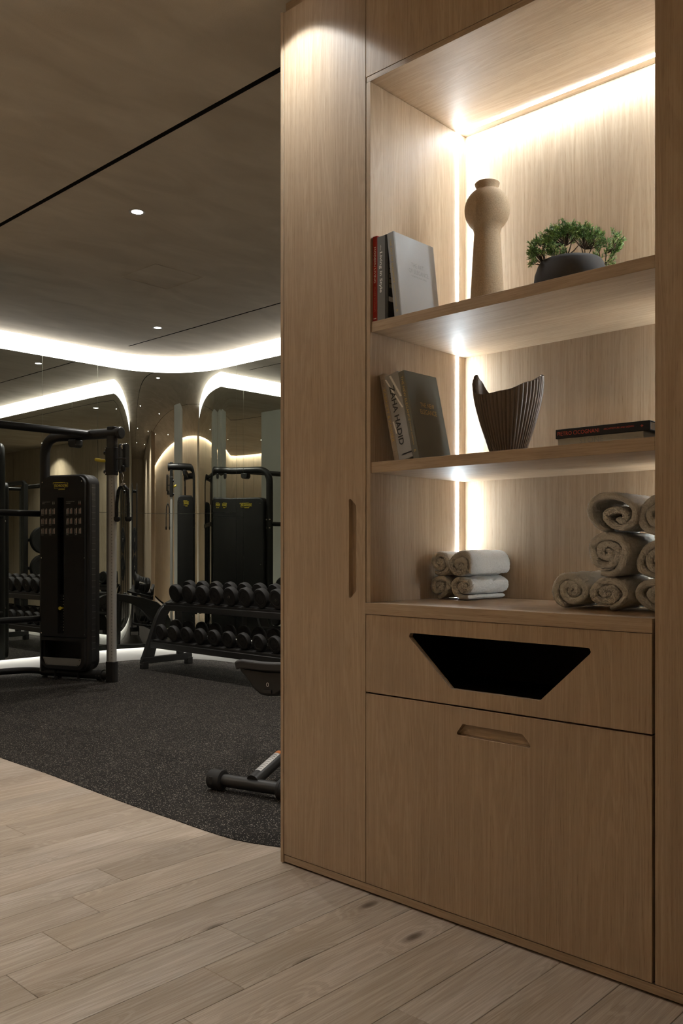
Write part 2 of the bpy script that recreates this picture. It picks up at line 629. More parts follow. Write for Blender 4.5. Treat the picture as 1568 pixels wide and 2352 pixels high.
# ceiling: plaster fields with open slots between them
cl = MB()
cl.box(X0 + .05, 2.574, Y0, Y1, CEIL, CEIL + .05)
cl.box(2.604, 5.033, Y0, Y1, CEIL, CEIL + .05)
cl.box(5.053, X1, Y0, Y1, CEIL, CEIL + .05)
cl.box(5.0325, 5.0535, 7.76, Y1, CEIL, CEIL + .05)
ceil = struct(cl.build('ceiling', 'ceiling'), 'brown trowelled plaster ceiling with thin black slots', 'ceiling')
MB().box(X0, X1, Y0, Y1, CEIL + .05, CEIL + .06).build('slot_back', 'dark', ceil)
for a, b, ye in ((2.574, 2.604, Y1), (5.033, 5.053, 7.76)):
    MB().box(a, a + .0015, Y0, ye, CEIL + .0008, CEIL + .05).box(b - .0015, b, Y0, ye, CEIL + .0008, CEIL + .05).build('slot_channel', 'dark', ceil)
# access hatch, a hair proud of the plaster
hat = MB()
for (a, b, c, d) in ((3.722, 4.155, 5.376, 5.379), (3.722, 4.155, 5.832, 5.835), (3.722, 3.725, 5.376, 5.835), (4.152, 4.155, 5.376, 5.835)):
    hat.box(a, b, c, d, CEIL - .0025, CEIL + .01)
hat.build('access_hatch_frame', 'ceiling', ceil)

# outer walls
struct(MB().box(X1 - .06, X1 + .04, Y0, Y1, 0, CEIL).build('wall_back', 'pale'), 'painted wall behind the long mirror', 'wall')
struct(MB().box(X0, X1 - .06, Y1 - .08, Y1 + .02, 0, CEIL).build('wall_side', 'pale'), 'painted wall behind the mirrored gym corner', 'wall')
struct(MB().box(X0, X1, Y0 - .1, Y0, 0, CEIL).build('wall_end', 'oak_wall'), 'oak panelled end wall of the corridor', 'wall')
wl = struct(MB().box(X0 - .1, X0 - .02, Y0, Y1, 0, CEIL).build('wall_corridor', 'dark'), 'oak panelled corridor wall opposite the shelves', 'wall')
y = Y0
while y < Y1 - .1:
    y2 = min(y + 0.9, Y1 - .08)
    MB().box(X0 - .02, X0, y + .002, y2 - .002, 0.05, CEIL + .045).build('wall_panel', 'oak_wall', wl)
    y = y2
MB().box(X0 + .006, X0 + .046, Y0, Y1 - .08, CEIL + .044, CEIL + .049).build('wash_strip_offscreen', 'wash_led', wl)
wp = struct(MB().box(2.862, 2.875, Y0, 2.454, 0.0, CEIL).build('wall_partition', 'dark'), 'oak panelled back of the cabinet run facing the gym', 'wall')
y = 2.454
while y > Y0 + .05:
    y2 = max(y - 0.62, Y0)
    MB().box(2.875, 2.893, y2 + .0015, y - .0015, 0.03, CEIL - .001).build('wall_panel', 'oak_wall', wp)
    y = y2
# pale column between corridor and gym
pc = MB().box(2.30, 2.86, 6.12, 6.60, 0.0, CEIL)
struct(pc.build('wall_column', 'pale', bevel=.004), 'pale painted column at the edge of the gym floor', 'column')

# ------------------------------------------------------------------ mirrors, light band, base strip
def wall_path(off):
    """plan line along both mirror walls and round the corner, off = distance behind the mirror face"""
    p = [(2.40, YB + off)] + [(CXc, YB + off)]
    p += arc(CXc, CYc, RC + off, 90, 0, 28)[1:]
    p += [(XB + off, 3.0)]
    return p
def strip(path, z0, z1):
    n = len(path)
    return MB().add([(x, y, z0) for x, y in path] + [(x, y, z1) for x, y in path],
                    [(i, i + 1, n + i + 1, n + i) for i in range(n - 1)])
def flat_strip(pa, pb, z):
    n = len(pa)
    return MB().add([(x, y, z) for x, y in pa] + [(x, y, z) for x, y in pb],
                    [(i, i + 1, n + i + 1, n + i) for i in range(n - 1)])
band = strip(wall_path(.006), M_TOP - .004, CEIL + .002).build('trim_1', 'band', smooth=True)
struct(band, 'glowing white light band above the mirrors under the ceiling', 'light band')
base = strip(wall_path(.06), 0.0, M_BOT + .02).build('baseboard_back', 'white', smooth=True)
struct(base, 'white recessed base wall lit under the mirrors', 'baseboard')
flat_strip(wall_path(.002), wall_path(.06), M_BOT + .02).build('recess_top', 'white', base)
flat_strip(wall_path(.015), wall_path(.035), M_BOT + .016).build('strip_light', 'base_led', base)

def mirror_panel(name, pts, z0, z1, label):
    n = len(pts)
    # thickness away from the room
    mb = MB()
    front = [(x, y) for x, y in pts]
    back = []
    for x, y in pts:
        if y >= YB - 1e-6 and x <= CXc + 1e-6: back.append((x, y + .005))
        elif x >= XB - 1e-6 and y <= CYc + 1e-6: back.append((x + .005, y))
        else:
            d = Vector((x - CXc, y - CYc)).normalized() * .005
            back.append((x + d.x, y + d.y))
    vs = [(x, y, z) for z in (z0, z1) for x, y in front] + [(x, y, z) for z in (z0, z1) for x, y in back]
    fs = []
    for i in range(n - 1):
        fs += [(i, i + 1, n + i + 1, n + i), (2 * n + i, 3 * n + i, 3 * n + i + 1, 2 * n + i + 1),
               (i, 2 * n + i, 2 * n + i + 1, i + 1), (n + i, n + i + 1, 3 * n + i + 1, 3 * n + i)]
    fs += [(0, n, 3 * n, 2 * n), (n - 1, 3 * n - 1, 4 * n - 1, 2 * n - 1)]
    mb.add(vs, fs)
    o = mb.build(name, 'mirror', smooth=True)
    return tag(o, label, 'mirror', 'mirrors of the gym corner')
gp = .0012
def seg(x0, x1): return [(x0 + gp, YB), (x1 - gp, YB)]
def segy(y0, y1): return [(XB, y1 - gp), (XB, y0 + gp)]
mirror_panel('mirror_panel', seg(4.25, 4.87), M_BOT, M_TOP, 'flat mirror panel behind the cable machine, next to the curved corner mirror')
mirror_panel('mirror_panel', seg(3.63, 4.25), M_BOT, M_TOP, 'flat mirror panel second from the curved corner, behind the cable machine crossbar')
mirror_panel('mirror_panel', seg(2.40, 3.63), M_BOT, M_TOP, 'flat mirror panel at the far end behind the cable machine')
ca = [(4.87 + gp, YB)] + arc(CXc, CYc, RC, 90, 0, 44) + [(XB, 7.02 + gp)]
mirror_panel('mirror_panel', ca, M_BOT, 1.588, 'lower curved mirror panel rounding the gym corner behind the dumbbell rack')
mirror_panel('mirror_panel', ca, 1.5915, M_TOP, 'upper curved mirror panel rounding the gym corner')
mirror_panel('mirror_panel', segy(5.80, 7.02), M_BOT, M_TOP, 'flat mirror panel behind the dumbbell rack, next to the curved corner mirror')
mirror_panel('mirror_panel', segy(3.0, 5.80), M_BOT, M_TOP, 'flat mirror panel farther along the dumbbell rack wall')

# ------------------------------------------------------------------ downlights
def downlight(x, y, label, main=SPOT_MAIN, wide=SPOT_WIDE, r=0.044, tint=(1.0, 0.965, 0.91), off='_offscreen'):
    t = thing('downlight' + off, label, 'downlight', (x, y, CEIL), 0, 'recessed ceiling downlights')
    MB().lathe([(r + .008, .004), (r + .008, -.0025), (r, -.003), (r - .010, .0), (r - .012, .004)], n=32).build('trim_ring', 'ring', t, smooth=True)
    MB().lathe([(r - .009, -.0006), (0.0, -.0007)], n=32).build('lens' + off, 'lens', t)
    for nm, p, size, bl in (('beam', main, 112, 1.0), ('spill', wide, 102, 0.10)):
        ld = bpy.data.lights.new(nm + off, 'SPOT')
        ld.energy = p
        ld.spot_size = R(size)
        ld.spot_blend = bl
        ld.shadow_soft_size = 0.02
        ld.color = tint
        lo = bpy.data.objects.new(nm + off, ld)
        lo.location = (0, 0, -.006)
        lo.parent = t
        col.objects.link(lo)
    return t
downlight(3.073, 4.635, 'round recessed downlight near the ceiling access hatch', off='')
downlight(4.811, 6.917, 'round recessed downlight beside the end of the thin ceiling slot', r=.042, off='')
for x, y, lb in ((4.811, 4.635, 'recessed gym downlight above the hidden length of the rack'),
                 (3.25, 2.2, 'recessed gym downlight washing the cabinet back panels'), (3.25, 0.1, 'second recessed gym downlight washing the cabinet back panels'),
                 (4.811, 2.2, 'recessed gym downlight halfway along the mirrored wall'), (4.811, 0.1, 'recessed gym downlight at the far end of the mirrored wall')):
    downlight(x, y, lb)
downlight(2.085, 2.345, 'recessed downlight in front of the tall oak cupboard', 36, 14.0, tint=(0.86, 0.94, 1.0))
for x, y, lb in ((0.6, 3.6, 'recessed corridor downlight over the oak planks'), (0.6, 5.9, 'recessed corridor downlight near the pale column')):
    downlight(x, y, lb)

# ------------------------------------------------------------------ cabinets
TOPZ = 3.25
fx = lambda a, b, d: (d, a, b)       # plate lying in a plane X = d; a = Y, b = Z
def rect(y0, y1, z0, z1): return [(y0, z0), (y1, z0), (y1, z1), (y0, z1)]

# tall cupboard with the long finger pull
tc = thing('tall_cupboard', 'tall oak cupboard with a long vertical recessed finger pull', 'cupboard', (2.56, 2.24, 0))
MB().box(2.268, 2.862, 2.4385, 2.454, 0.004, TOPZ + .005).build('side_panel', 'oak_z', tc, world=True, bevel=.001)
hp = rounded([(2.099, 1.386), (2.099, 1.021), (2.064, 1.054), (2.064, 1.354)], [.005, .005, .003, .003], 4)
dr = holed('door', rect(2.0205, 2.4365, 0.0365, TOPZ), [hp], fx, XF, XF + .020, 'oak_z', tc, bevel=.0008)
pk = MB().box(XF + .019, XF + .022, 2.055, 2.108, 1.01, 1.395)
pk.build('finger_pull', 'oak_z', dr, world=True)
MB().box(2.2925, 2.860, 2.022, 2.4375, 0.04, TOPZ).build('carcass', 'inner', tc, world=True)

# open shelf niche
sn = thing('shelf_niche', 'oak shelf niche lit by strip lights, two shelves deep', 'shelving', (2.56, 1.5, 1.015))
MB().box(XF, 2.850, 1.998, 2.0165, 1.0155, 2.8265).build('side_panel', 'oak_z', sn, world=True, bevel=.0008)
bk = [(1.998, 1.757), (1.7555, 1.372), (1.3705, 0.986)]
MB().box(2.838, 2.850, 0.986, 1.998, 1.0155, 2.8265).build('back_panel', 'oak_z', sn, world=True)
MB().box(XF + .001, 2.850, 0.9865, 2.0165, 2.8275, 2.846).build('soffit', 'oak_y', sn, world=True, bevel=.0008)
MB().box(XF, XF + .02, 0.990, 2.0180, 2.8475, TOPZ).build('fascia', 'oak_z', sn, world=True, bevel=.0008)
MB().box(XF + .021, 2.86, 0.990, 2.0165, 2.8475, TOPZ).build('carcass', 'inner', sn, world=True)
Z_US, Z_MS, Z_WT = 1.991, 1.503, 1.015
for z1, z0 in ((Z_US, 1.955), (Z_MS, 1.466)):
    MB().box(XF + .004, 2.8375, 0.9865, 1.9970, z0, z1).build('shelf', 'oak_y', sn, world=True, bevel=.001)
# LED profiles: vertical ones in both side panels, one across the soffit
for y0, y1 in ((1.9965, 1.9985), (0.9858, 0.9875)):
    for z0, z1 in ((1.0165, 1.4655), (1.5035, 1.9545), (1.9915, 2.8265)):
        MB().box(2.777, 2.790, y0, y1, z0, z1).build('light_strip' if y0 > 1.5 else 'light_strip_offscreen', 'niche_led', sn, world=True)
MB().box(2.782, 2.799, 0.99, 1.995, 2.8262, 2.828).build('light_strip', 'niche_led', sn, world=True)

wt = MB().box(XF - .004, 2.838, 0.9895, 2.0205, 0.975, Z_WT).build('worktop', 'oak_y', bevel=.0012)
tag(wt, 'thick oak worktop carrying the rolled towels', 'worktop')

# base cabinet: drawer with the chute opening, door with the pull
bc = thing('base_cabinet', 'oak base cabinet with a black trapezoid towel chute', 'cabinet', (2.56, 1.5, 0))
ch = rounded([(1.842, 0.9215), (1.155, 0.9215), (1.333, 0.7535), (1.655, 0.7535)], [.010, .010, .004, .004], 5)
df = holed('drawer_front', rect(0.9925, 2.0180, 0.7035, 0.9735), [ch], fx, XF, XF + .020, 'oak_z', bc, bevel=.0008)
dh = rounded([(1.609, 0.647), (1.392, 0.647), (1.357, 0.609), (1.637, 0.609)], [.003, .003, .006, .006], 4)
dd = holed('door', rect(0.9925, 2.0180, 0.0365, 0.6985), [dh], fx, XF, XF + .020, 'oak_z', bc, bevel=.0008)
MB().prism([(XF + .018, .612), (XF + .021, .6), (XF + .026, .6), (XF + .026, .66), (XF + .0215, .66)], (0, 1.345, 0), (1, 0, 0), (0, 0, 1), (0, .305, 0)).build('finger_pull', 'oak_y', dd, world=True)
cb = MB().box(2.300, 2.855, 0.995, 2.015, 0.04, 0.70)
for a in ((2.2905, 2.85, 0.995, 1.01, .7045, .974), (2.2905, 2.85, 2.0, 2.015, .7045, .974), (2.835, 2.855, 0.995, 2.015, .7045, .974), (2.2905, 2.85, 0.995, 2.015, .7005, .704)):
    cb.box(*a)
cb.build('carcass', 'inner', bc, world=True)

rc = thing('tall_cupboard', 'tall plain oak cupboard door beside the towel stack of seven', 'cupboard', (2.56, 0.6, 0))
MB().box(XF, XF + .02, 0.20, 0.9845, 0.0365, TOPZ).build('door', 'oak_z', rc, world=True, bevel=.0008)
MB().box(XF + .022, 2.86, 0.19, 0.967, 0.04, TOPZ).build('carcass', 'inner', rc, world=True)
MB().box(XF + .0215, 2.850, 0.968, 0.9855, 0.04, TOPZ).build('side_panel', 'oak_z', rc, world=True)
MB().box(XF, XF + .02, -0.60, 0.1985, 0.0365, TOPZ).build('door', 'oak_z', rc, world=True, bevel=.0008)
MB().box(XF + .022, 2.86, -0.60, 0.188, 0.04, TOPZ).build('carcass', 'inner', rc, world=True)
struct(MB().box(XF, 2.86, Y0, -0.602, 0, CEIL).build('wall_front', 'oak_wall'), 'plain oak wall continuing past the cupboards', 'wall')

pl = MB().box(XF + .002, XF + .018, -0.60, 2.437, 0.0075, 0.0335).build('baseboard_cabinet', 'oak_y', bevel=.0012)
struct(pl, 'slim oak plinth under the cabinet run', 'plinth')
MB().box(XF + .030, XF + .05, -0.60, 2.437, 0.0005, 0.035).build('plinth_recess', 'dark', pl)
tp = MB().box(XF + .022, 2.86, -0.60, 2.450, TOPZ + .0055, CEIL).build('trim_2', 'oak_y')
struct(tp, 'recessed oak filler between cabinets and ceiling', 'trim')

# ------------------------------------------------------------------ books
def cloth(name, c, rough=0.7):
    return plain(name, c, rough, spec=0.25, grain=0.2, gscale=1400)
M['bk_red'] = cloth('red_cloth', (0.30, 0.022, 0.014))
M['bk_grey'] = cloth('grey_jacket', (0.155, 0.15, 0.14), .5)
M['bk_photo'] = cloth('dark_photo_jacket', (0.02, 0.018, 0.016), .35)
M['bk_pale'] = cloth('pale_grey_cloth', (0.50, 0.495, 0.49))
M['bk_spine'] = cloth('mid_grey_cloth', (0.33, 0.325, 0.31))
M['bk_taupe'] = cloth('taupe_jacket', (0.40, 0.33, 0.26))
M['bk_silver'] = cloth('silver_jacket', (0.36, 0.35, 0.335), .4)
M['bk_olive'] = cloth('olive_grey_cloth', (0.17, 0.165, 0.135))
M['bk_black'] = cloth('black_jacket', (0.013, 0.012, 0.012), .4)
M['bk_stone'] = cloth('stone_jacket', (0.42, 0.39, 0.33))
M['pages'] = plain('paper_block', (0.70, 0.66, 0.58), .8)
M['ink'] = plain('black_ink', (0.01, 0.01, 0.01), .6)
M['ink_grey'] = plain('grey_foil', (0.30, 0.295, 0.29), .5)
M['ink_white'] = plain('white_ink', (0.78, 0.76, 0.72), .6)
M['ink_gold'] = plain('gold_foil', (0.55, 0.38, 0.12), .4, metal=.3)
M['ink_yel'] = plain('ochre_ink', (0.62, 0.42, 0.10), .6)
M['ink_red'] = plain('red_ink', (0.55, 0.06, 0.03), .6)
M['ink_rose'] = plain('rose_ink', (0.60, 0.17, 0.12), .6)

def book(label, o, h, th, dp, lean, cover, spine=None, group=None, flat=False):
    """o = lowest front corner; upright: spine faces the viewer, thickness runs towards -Y; flat: lies with spine along -Y"""
    a = R(lean)
    if not flat:
        hd, td, dd_ = Vector((0, math.sin(a), math.cos(a))), Vector((0, -math.cos(a), math.sin(a))), Vector((1, 0, 0))
    else:
        hd, td, dd_ = Vector((0, -1, 0)), Vector((0, 0, 1)), Vector((1, 0, 0))
    o = Vector(o)
    t = thing('book', label, 'book', tuple(o + hd * (h / 2 if flat else 0) + td * (th / 2) + dd_ * (dp / 2)), 0, group)
    b = 0.003
    def bx(h0, h1, t0, t1, d0, d1):
        mb = MB()
        for hh in (h0, h1):
            for tt in (t0, t1):
                for d in (d0, d1):
                    mb.v.append(o + hd * hh + td * tt + dd_ * d)
        mb.f += [(0, 1, 3, 2), (4, 6, 7, 5), (0, 4, 5, 1), (2, 3, 7, 6), (0, 2, 6, 4), (1, 5, 7, 3)]
        return mb
    c = bx(0, h, 0, b, 0.006, dp)
    c2 = bx(0, h, th - b, th, 0.006, dp)
    c.add(c2.v, c2.f)
    cv = c.build('cover_board', cover, t, world=True, bevel=.0006)
    sp = bx(0, h, 0, th, 0, .004).build('spine', spine or cover, t, world=True, bevel=.0012)
    bx(.003, h - .003, b, th - b, .004, dp - .004).build('page_block', 'pages', t, world=True)
    # shallow hinge groove strip
    bx(0, h, .0005, th - .0005, .004, .0062).build('hinge', spine or cover, cv, world=True)
    F = dict(t=t, o=o, h=h, th=th, dp=dp, hd=hd, td=td, dd=dd_, cover=cv, spine=sp)
    return F
EPS = 0.0006
def spine_text(F, s, mat, at, length, frac=0.5, height=None, nudge=0.0):
    """text down the spine, centred 'at' metres below the head"""
    p = F['o'] + F['hd'] * (F['h'] - at) + F['td'] * (F['th'] * frac) - F['dd'] * EPS
    if F['td'].z > .9:
        return lettering(s, mat, F['spine'], p, F['hd'], F['td'], height=height, width=length, nudge=nudge)
    return lettering(s, mat, F['spine'], p, -F['hd'], F['td'], height=height, width=length, nudge=nudge)
def cover_text(F, s, mat, at, d, width, height=None):
    p = F['o'] + F['hd'] * (F['h'] - at) + F['td'] * (F['th'] + EPS) + F['dd'] * d
    return lettering(s, mat, F['cover'], p, F['dd'], F['hd'], height=height, width=width)
def spine_patch(F, mat, name, a0, a1, f0, f1, skew=0.0, up=1.0):
    q = []
    for h, f in ((a0, f0), (a0, f1), (a1, f1 + skew), (a1, f0 + skew)):
        q.append(F['o'] + F['hd'] * (F['h'] - h) + F['td'] * (F['th'] * f) - F['dd'] * (EPS * .5 * up))
    return MB().quad(*q).build(name, mat, F['spine'], world=True)

XS = 2.281
G1, G2 = 'books on the upper shelf', 'books leaning on the middle shelf'
f = book('slim red cloth book upright against the niche side, upper shelf', (XS, 1.9965, Z_US), .297, .0205, .21, 0, 'bk_red', group=G1)
spine_text(f, 'MODERN LIVING', 'ink_white', .100, .125, .5, .0085)
spine_text(f, 'CLAIRE BINGHAM', 'ink_rose', .218, .085, .5, .0060)
spine_patch(f, 'ink_white', 'publisher_mark', .285, .288, .2, .8)
f = book('grey upright book with white lettering between the red and pale books', (XS, 1.9755, Z_US), .291, .0445, .23, 0, 'bk_photo', 'bk_grey', group=G1)
spine_patch(f, 'bk_photo', 'jacket_wrap', .0, .291, .79, 1.0)
spine_text(f, 'Living in Style', 'ink_white', .125, .140, .36, .0150, nudge=.012)
spine_text(f, 'teNeues', 'print', .040, .018, .36, .005)
# night photograph on the jacket: window grid and a pale sill
w = MB()
for i in range(4):
    for j in range(5):
        if (i + 2 * j) % 7 == 3: continue
        h0, d0 = .075 + .0 + j * .017, .012 + i * .007
        p = lambda hh, d: f['o'] + f['hd'] * (f['h'] - hh) + f['td'] * (f['th'] + EPS) + f['dd'] * d
        w.quad(p(.10 + j * .017, d0), p(.10 + j * .017, d0 + .0048), p(.113 + j * .017, d0 + .0048), p(.113 + j * .017, d0))
w.build('jacket_windows', plain('lit_window_print', (0.42, 0.34, 0.22), .5), f['cover'], world=True)
p = lambda hh, d: f['o'] + f['hd'] * (f['h'] - hh) + f['td'] * (f['th'] + EPS) + f['dd'] * d
MB().quad(p(.212, .008), p(.212, .2), p(.228, .2), p(.228, .008)).build('jacket_sill', 'print', f['cover'], world=True)
f = book('large pale grey cloth book leaning on the upper shelf', (XS, 1.8985, Z_US), .294, .0285, .224, 6.6, 'bk_pale', 'bk_spine', group=G1)
spine_text(f, 'THE ART OF ELEGANCE', 'ink_gold', .100, .155, .45, .0075)
spine_text(f, 'MARSHALL WATSON', 'ink_gold', .222, .075, .45, .0048)
spine_text(f, 'R', 'ink_gold', .276, .009, .5, .010)
cover_text(f, 'THE ART', 'ink_grey', .098, .118, .070, .0155)
cover_text(f, 'OF ELEGANCE', 'ink_grey', .121, .122, .110, .0155)
cover_text(f, 'INTERIORS FOR LIVING', 'bk_spine', .139, .122, .085, .0055)

XM = 2.316
f = book('taupe paperback with ochre lettering leaning on the middle shelf', (XM, 1.9275, Z_MS), .316, .0212, .20, 12.7, 'bk_taupe', group=G2)
spine_text(f, 'KABINETT & KAMMER', 'ink_yel', .152, .190, .5, .0095)
spine_text(f, 'THE ART OF\nCURIOSITY', 'ink', .034, .030, .5, .009)
spine_patch(f, 'ink', 'publisher_mark', .281, .2815, .2, .85)
f = book('thick silver book with bold black lettering on the middle shelf', (XM, 1.9058, Z_MS), .307, .0612, .22, 12.7, 'bk_silver', group=G2)
spine_text(f, 'ZAHA HADID', 'ink', .148, .213, .40, .0215, nudge=.02)
p = f['o'] + f['hd'] * .018 + f['td'] * .026 - f['dd'] * EPS
lettering('TASCHEN', 'ink', f['spine'], p, f['td'], f['hd'], width=.026, height=.006)
spine_patch(f, 'ink_white', 'jacket_streak', .012, .13, .0, .10, .85)
spine_patch(f, 'ink_white', 'jacket_streak', .006, .09, .35, .48, .50)
spine_patch(f, 'bk_spine', 'jacket_grey', .012, .06, .05, .33, .35, .5)  # grey shape printed on the jacket
spine_patch(f, 'ink_white', 'jacket_streak', .165, .21, .02, .12, .10)
spine_patch(f, 'ink', 'jacket_foot', .286, .291, .30, .98)
f = book('olive grey cloth book with gold lettering leaning on the middle shelf', (XM, 1.8432, Z_MS), .314, .0265, .183, 12.7, 'bk_olive', group=G2)
spine_text(f, 'THE NEW ELEGANCE', 'ink_gold', .098, .160, .5, .0090)
spine_text(f, 'TIMOTHY CORRIGAN', 'ink_gold', .220, .085, .5, .0050)
spine_text(f, 'R', 'ink_gold', .285, .009, .5, .010)
cover_text(f, 'THE NEW', 'ink_gold', .118, .098, .078, .0160)
cover_text(f, 'ELEGANCE', 'ink_gold', .143, .098, .092, .0175)
f = book('pale stone coloured book lying under the black book', (2.318, 1.300, Z_MS), .262, .0245, .215, 0, 'bk_stone', group='books lying flat', flat=True)
spine_text(f, 'STONE', 'bk_spine', .155, .075, .55, .016)
spine_text(f, 'BUILDING', 'bk_spine', .052, .045, .7, .004)
f = book('black book with red lettering lying on top of the stone coloured book', (2.316, 1.307, Z_MS + .0247), .288, .0275, .22, 0, 'bk_black', group='books lying flat', flat=True)
spine_text(f, 'PIETRO CICOGNANI', 'ink_red', .215, .132, .5, .0115)
spine_text(f, 'ARCHITECTURE AND DESIGN', 'ink_red', .090, .090, .55, .0048)
spine_text(f, '+', 'ink_red', .022, .008, .5, .008)

# ------------------------------------------------------------------ tall vase
def clay(name, c):
    m, nt, b = nmat(name)
    tcn = N(nt, 'ShaderNodeTexCoord')
    n1 = N(nt, 'ShaderNodeTexNoise')
    n1.inputs['Scale'].default_value = 260
    n1.inputs['Detail'].default_value = 4
    L(nt, tcn.outputs['Object'], n1.inputs['Vector'])
    mp = N(nt, 'ShaderNodeMapping')
    mp.inputs['Scale'].default_value = (3, 3, 160)
    L(nt, tcn.outputs['Object'], mp.inputs['Vector'])
    n2 = N(nt, 'ShaderNodeTexNoise')
    n2.inputs['Scale'].default_value = 1
    L(nt, mp.outputs[0], n2.inputs['Vector'])
    L(nt, ramp(nt, n1.outputs[0], [(0.3, tuple(x * .8 for x in c)), (0.7, tuple(min(1, x * 1.12) for x in c))]), b.inputs['Base Color'])
    b.inputs['Roughness'].default_value = 0.85
    b.inputs['Specular IOR Level'].default_value = 0.2
    ad = N(nt, 'ShaderNodeMath', operation='ADD')
    L(nt, n1.outputs[0], ad.inputs[0]); L(nt, n2.outputs[0], ad.inputs[1])
    bump(nt, b, ad.outputs[0], 0.4, 0.0012)
    return m
M['clay'] = clay('sand_stoneware', (0.375, 0.27, 0.172))
prof = [(0.0, 0.0), (.060, 0.0), (.0635, .003), (.062, .03), (.0575, .12), (.0520, .22), (.0465, .31), (.0452, .322)]
for k in range(1, 16):                      # ball between z .325 and .470, r .080
    a = R(-58 + (122 * k / 16))
    prof.append((.0795 * math.cos(a), .404 + .0805 * math.sin(a)))
prof += [(.0372, .474), (.0370, .479), (.0395, .486), (.0428, .492), (.0436, .4965), (.0420, .499), (.0385, .4975), (.0350, .488), (.033, .47), (.0, .44)]
vs = MB().lathe(prof, (2.585, 1.727, Z_US), n=56).build('vase', 'clay', smooth=True)
tag(vs, 'tall sand coloured stoneware vase with a round bulb on a tapering column', 'vase')

# ------------------------------------------------------------------ planter with miniature trees
M['charcoal'] = plain('charcoal_ceramic', (0.042, 0.036, 0.032), .72, spec=.2, grain=.15, gscale=200)
M['bark'] = plain('brown_bark', (0.075, 0.048, 0.028), .9, grain=.6, gscale=250)
M['soil'] = plain('dry_moss', (0.16, 0.11, 0.06), .95, grain=.8, gscale=200)
def leafmat():
    m, nt, b = nmat('small_green_leaf')
    g_ = N(nt, 'ShaderNodeNewGeometry')
    n1 = N(nt, 'ShaderNodeTexNoise')
    n1.inputs['Scale'].default_value = 60
    L(nt, g_.outputs['Position'], n1.inputs['Vector'])
    L(nt, ramp(nt, n1.outputs[0], [(0.3, (0.065, 0.15, 0.04)), (0.5, (0.15, 0.27, 0.07)), (0.7, (0.36, 0.48, 0.14))]), b.inputs['Base Color'])
    b.inputs['Roughness'].default_value = 0.45
    b.inputs['Transmission Weight'].default_value = 0.0
    b.inputs['Subsurface Weight'].default_value = 0.0
    return m
M['leaf'] = leafmat()
PX, PY = 2.55, 1.385
pot = thing('potted_bonsai', 'miniature green trees in a low round charcoal planter', 'plant', (PX, PY, Z_US))
MB().lathe([(0, 0), (.088, 0), (.100, .009), (.1125, .038), (.1165, .066), (.1130, .096), (.1040, .122), (.0975, .133), (.0945, .1345), (.0925, .131), (.097, .11), (.0, .106)], n=64).build('planter', 'charcoal', pot, smooth=True)
MB().lathe([(.096, .116), (.07, .123), (.035, .119), (0, .124)], n=32).build('soil', 'soil', pot, smooth=True)
rt, fw = Vector((.685, -.728, 0)), Vector((.728, .685, 0))
def W(a, d, z): return rt * a + fw * d + Vector((0, 0, z))
random.seed(11)
leafs, twigs = MB(), MB()
def leaf(p, d, ln, wd):
    d = d.normalized()
    s = d.cross(Vector((random.uniform(-1, 1), random.uniform(-1, 1), random.uniform(-1, 1)))).normalized()
    n_ = d.cross(s) * (wd * .35)
    leafs.add([p, p + d * (ln * .45) + s * wd + n_, p + d * ln, p + d * (ln * .45) - s * wd + n_], [(0, 1, 2), (0, 2, 3)])
def sprig(p, d, ln, k=9):
    d = d.normalized()
    q = p + d * ln
    twigs.tube([p, (p + q) / 2 + Vector((0, 0, .001)), q], .0007, 4, cap=False)
    for i in range(k):
        t = .12 + .88 * i / (k - 1)
        for s in range(2):
            r_ = Vector((random.gauss(0, 1), random.gauss(0, 1), random.gauss(0, 1) + .2)).normalized()
            leaf(p + d * (ln * t), d * .8 + r_ * .85, random.uniform(.008, .0135), .0014)
def clump(base, c, rad, ns, flat=.75):
    """branches from base to points in an ellipsoid round c, ending in sprigs"""
    for i in range(int(ns * 1.4)):
        r_ = Vector((random.gauss(0, 1), random.gauss(0, 1), random.gauss(0, 1) * flat)).normalized()
        e = c + Vector((r_.x * rad, r_.y * rad, r_.z * rad * flat)) * random.uniform(.35, .95)
        if i % 3 == 0:
            twigs.tube([base, base.lerp(e, .5) + Vector((0, 0, -.004)), e], .0013, 4, r2=.0006, cap=False)
        sprig(e, (e - base).normalized() + r_ * .7 + Vector((0, 0, .35)), random.uniform(.012, .022))
def trunk(pts, r0, r1):
    twigs.tube([Vector(p) for p in pts], r0, 7, r2=r1)
R0 = .122
# main tree, forked second tree, low bush and outflung spray
trunk([W(-.012, 0, R0), W(-.008, 0, R0 + .008), W(-.016, .002, R0 + .022), W(-.010, 0, R0 + .034)], .0055, .004)
for e in (W(-.055, .01, .205), W(-.030, -.02, .212), W(.008, .01, .212), W(.03, -.01, .195)):
    trunk([W(-.010, 0, R0 + .033), W(-.010, 0, R0 + .033).lerp(e, .5) + Vector((0, 0, -.003)), e], .003, .0012)
clump(W(-.012, 0, .19), W(-.050, .0, .214), .034, 38)
clump(W(-.012, 0, .19), W(-.008, .0, .228), .038, 46)
clump(W(-.012, 0, .19), W(-.030, .02, .222), .036, 26)
trunk([W(.040, .01, R0), W(.046, .01, R0 + .012), W(.050, .008, R0 + .02)], .004, .003)
for e in (W(.03, .0, .205), W(.05, .02, .215), W(.078, 0, .205)):
    trunk([W(.050, .008, R0 + .018), W(.050, .008, R0 + .018).lerp(e, .5) + Vector((0, 0, -.002)), e], .0026, .001)
clump(W(.05, .008, .18), W(.038, .0, .222), .038, 42)
clump(W(.05, .008, .18), W(.068, .01, .218), .040, 48)
clump(W(.05, .008, .18), W(.080, .0, .20), .026, 14)
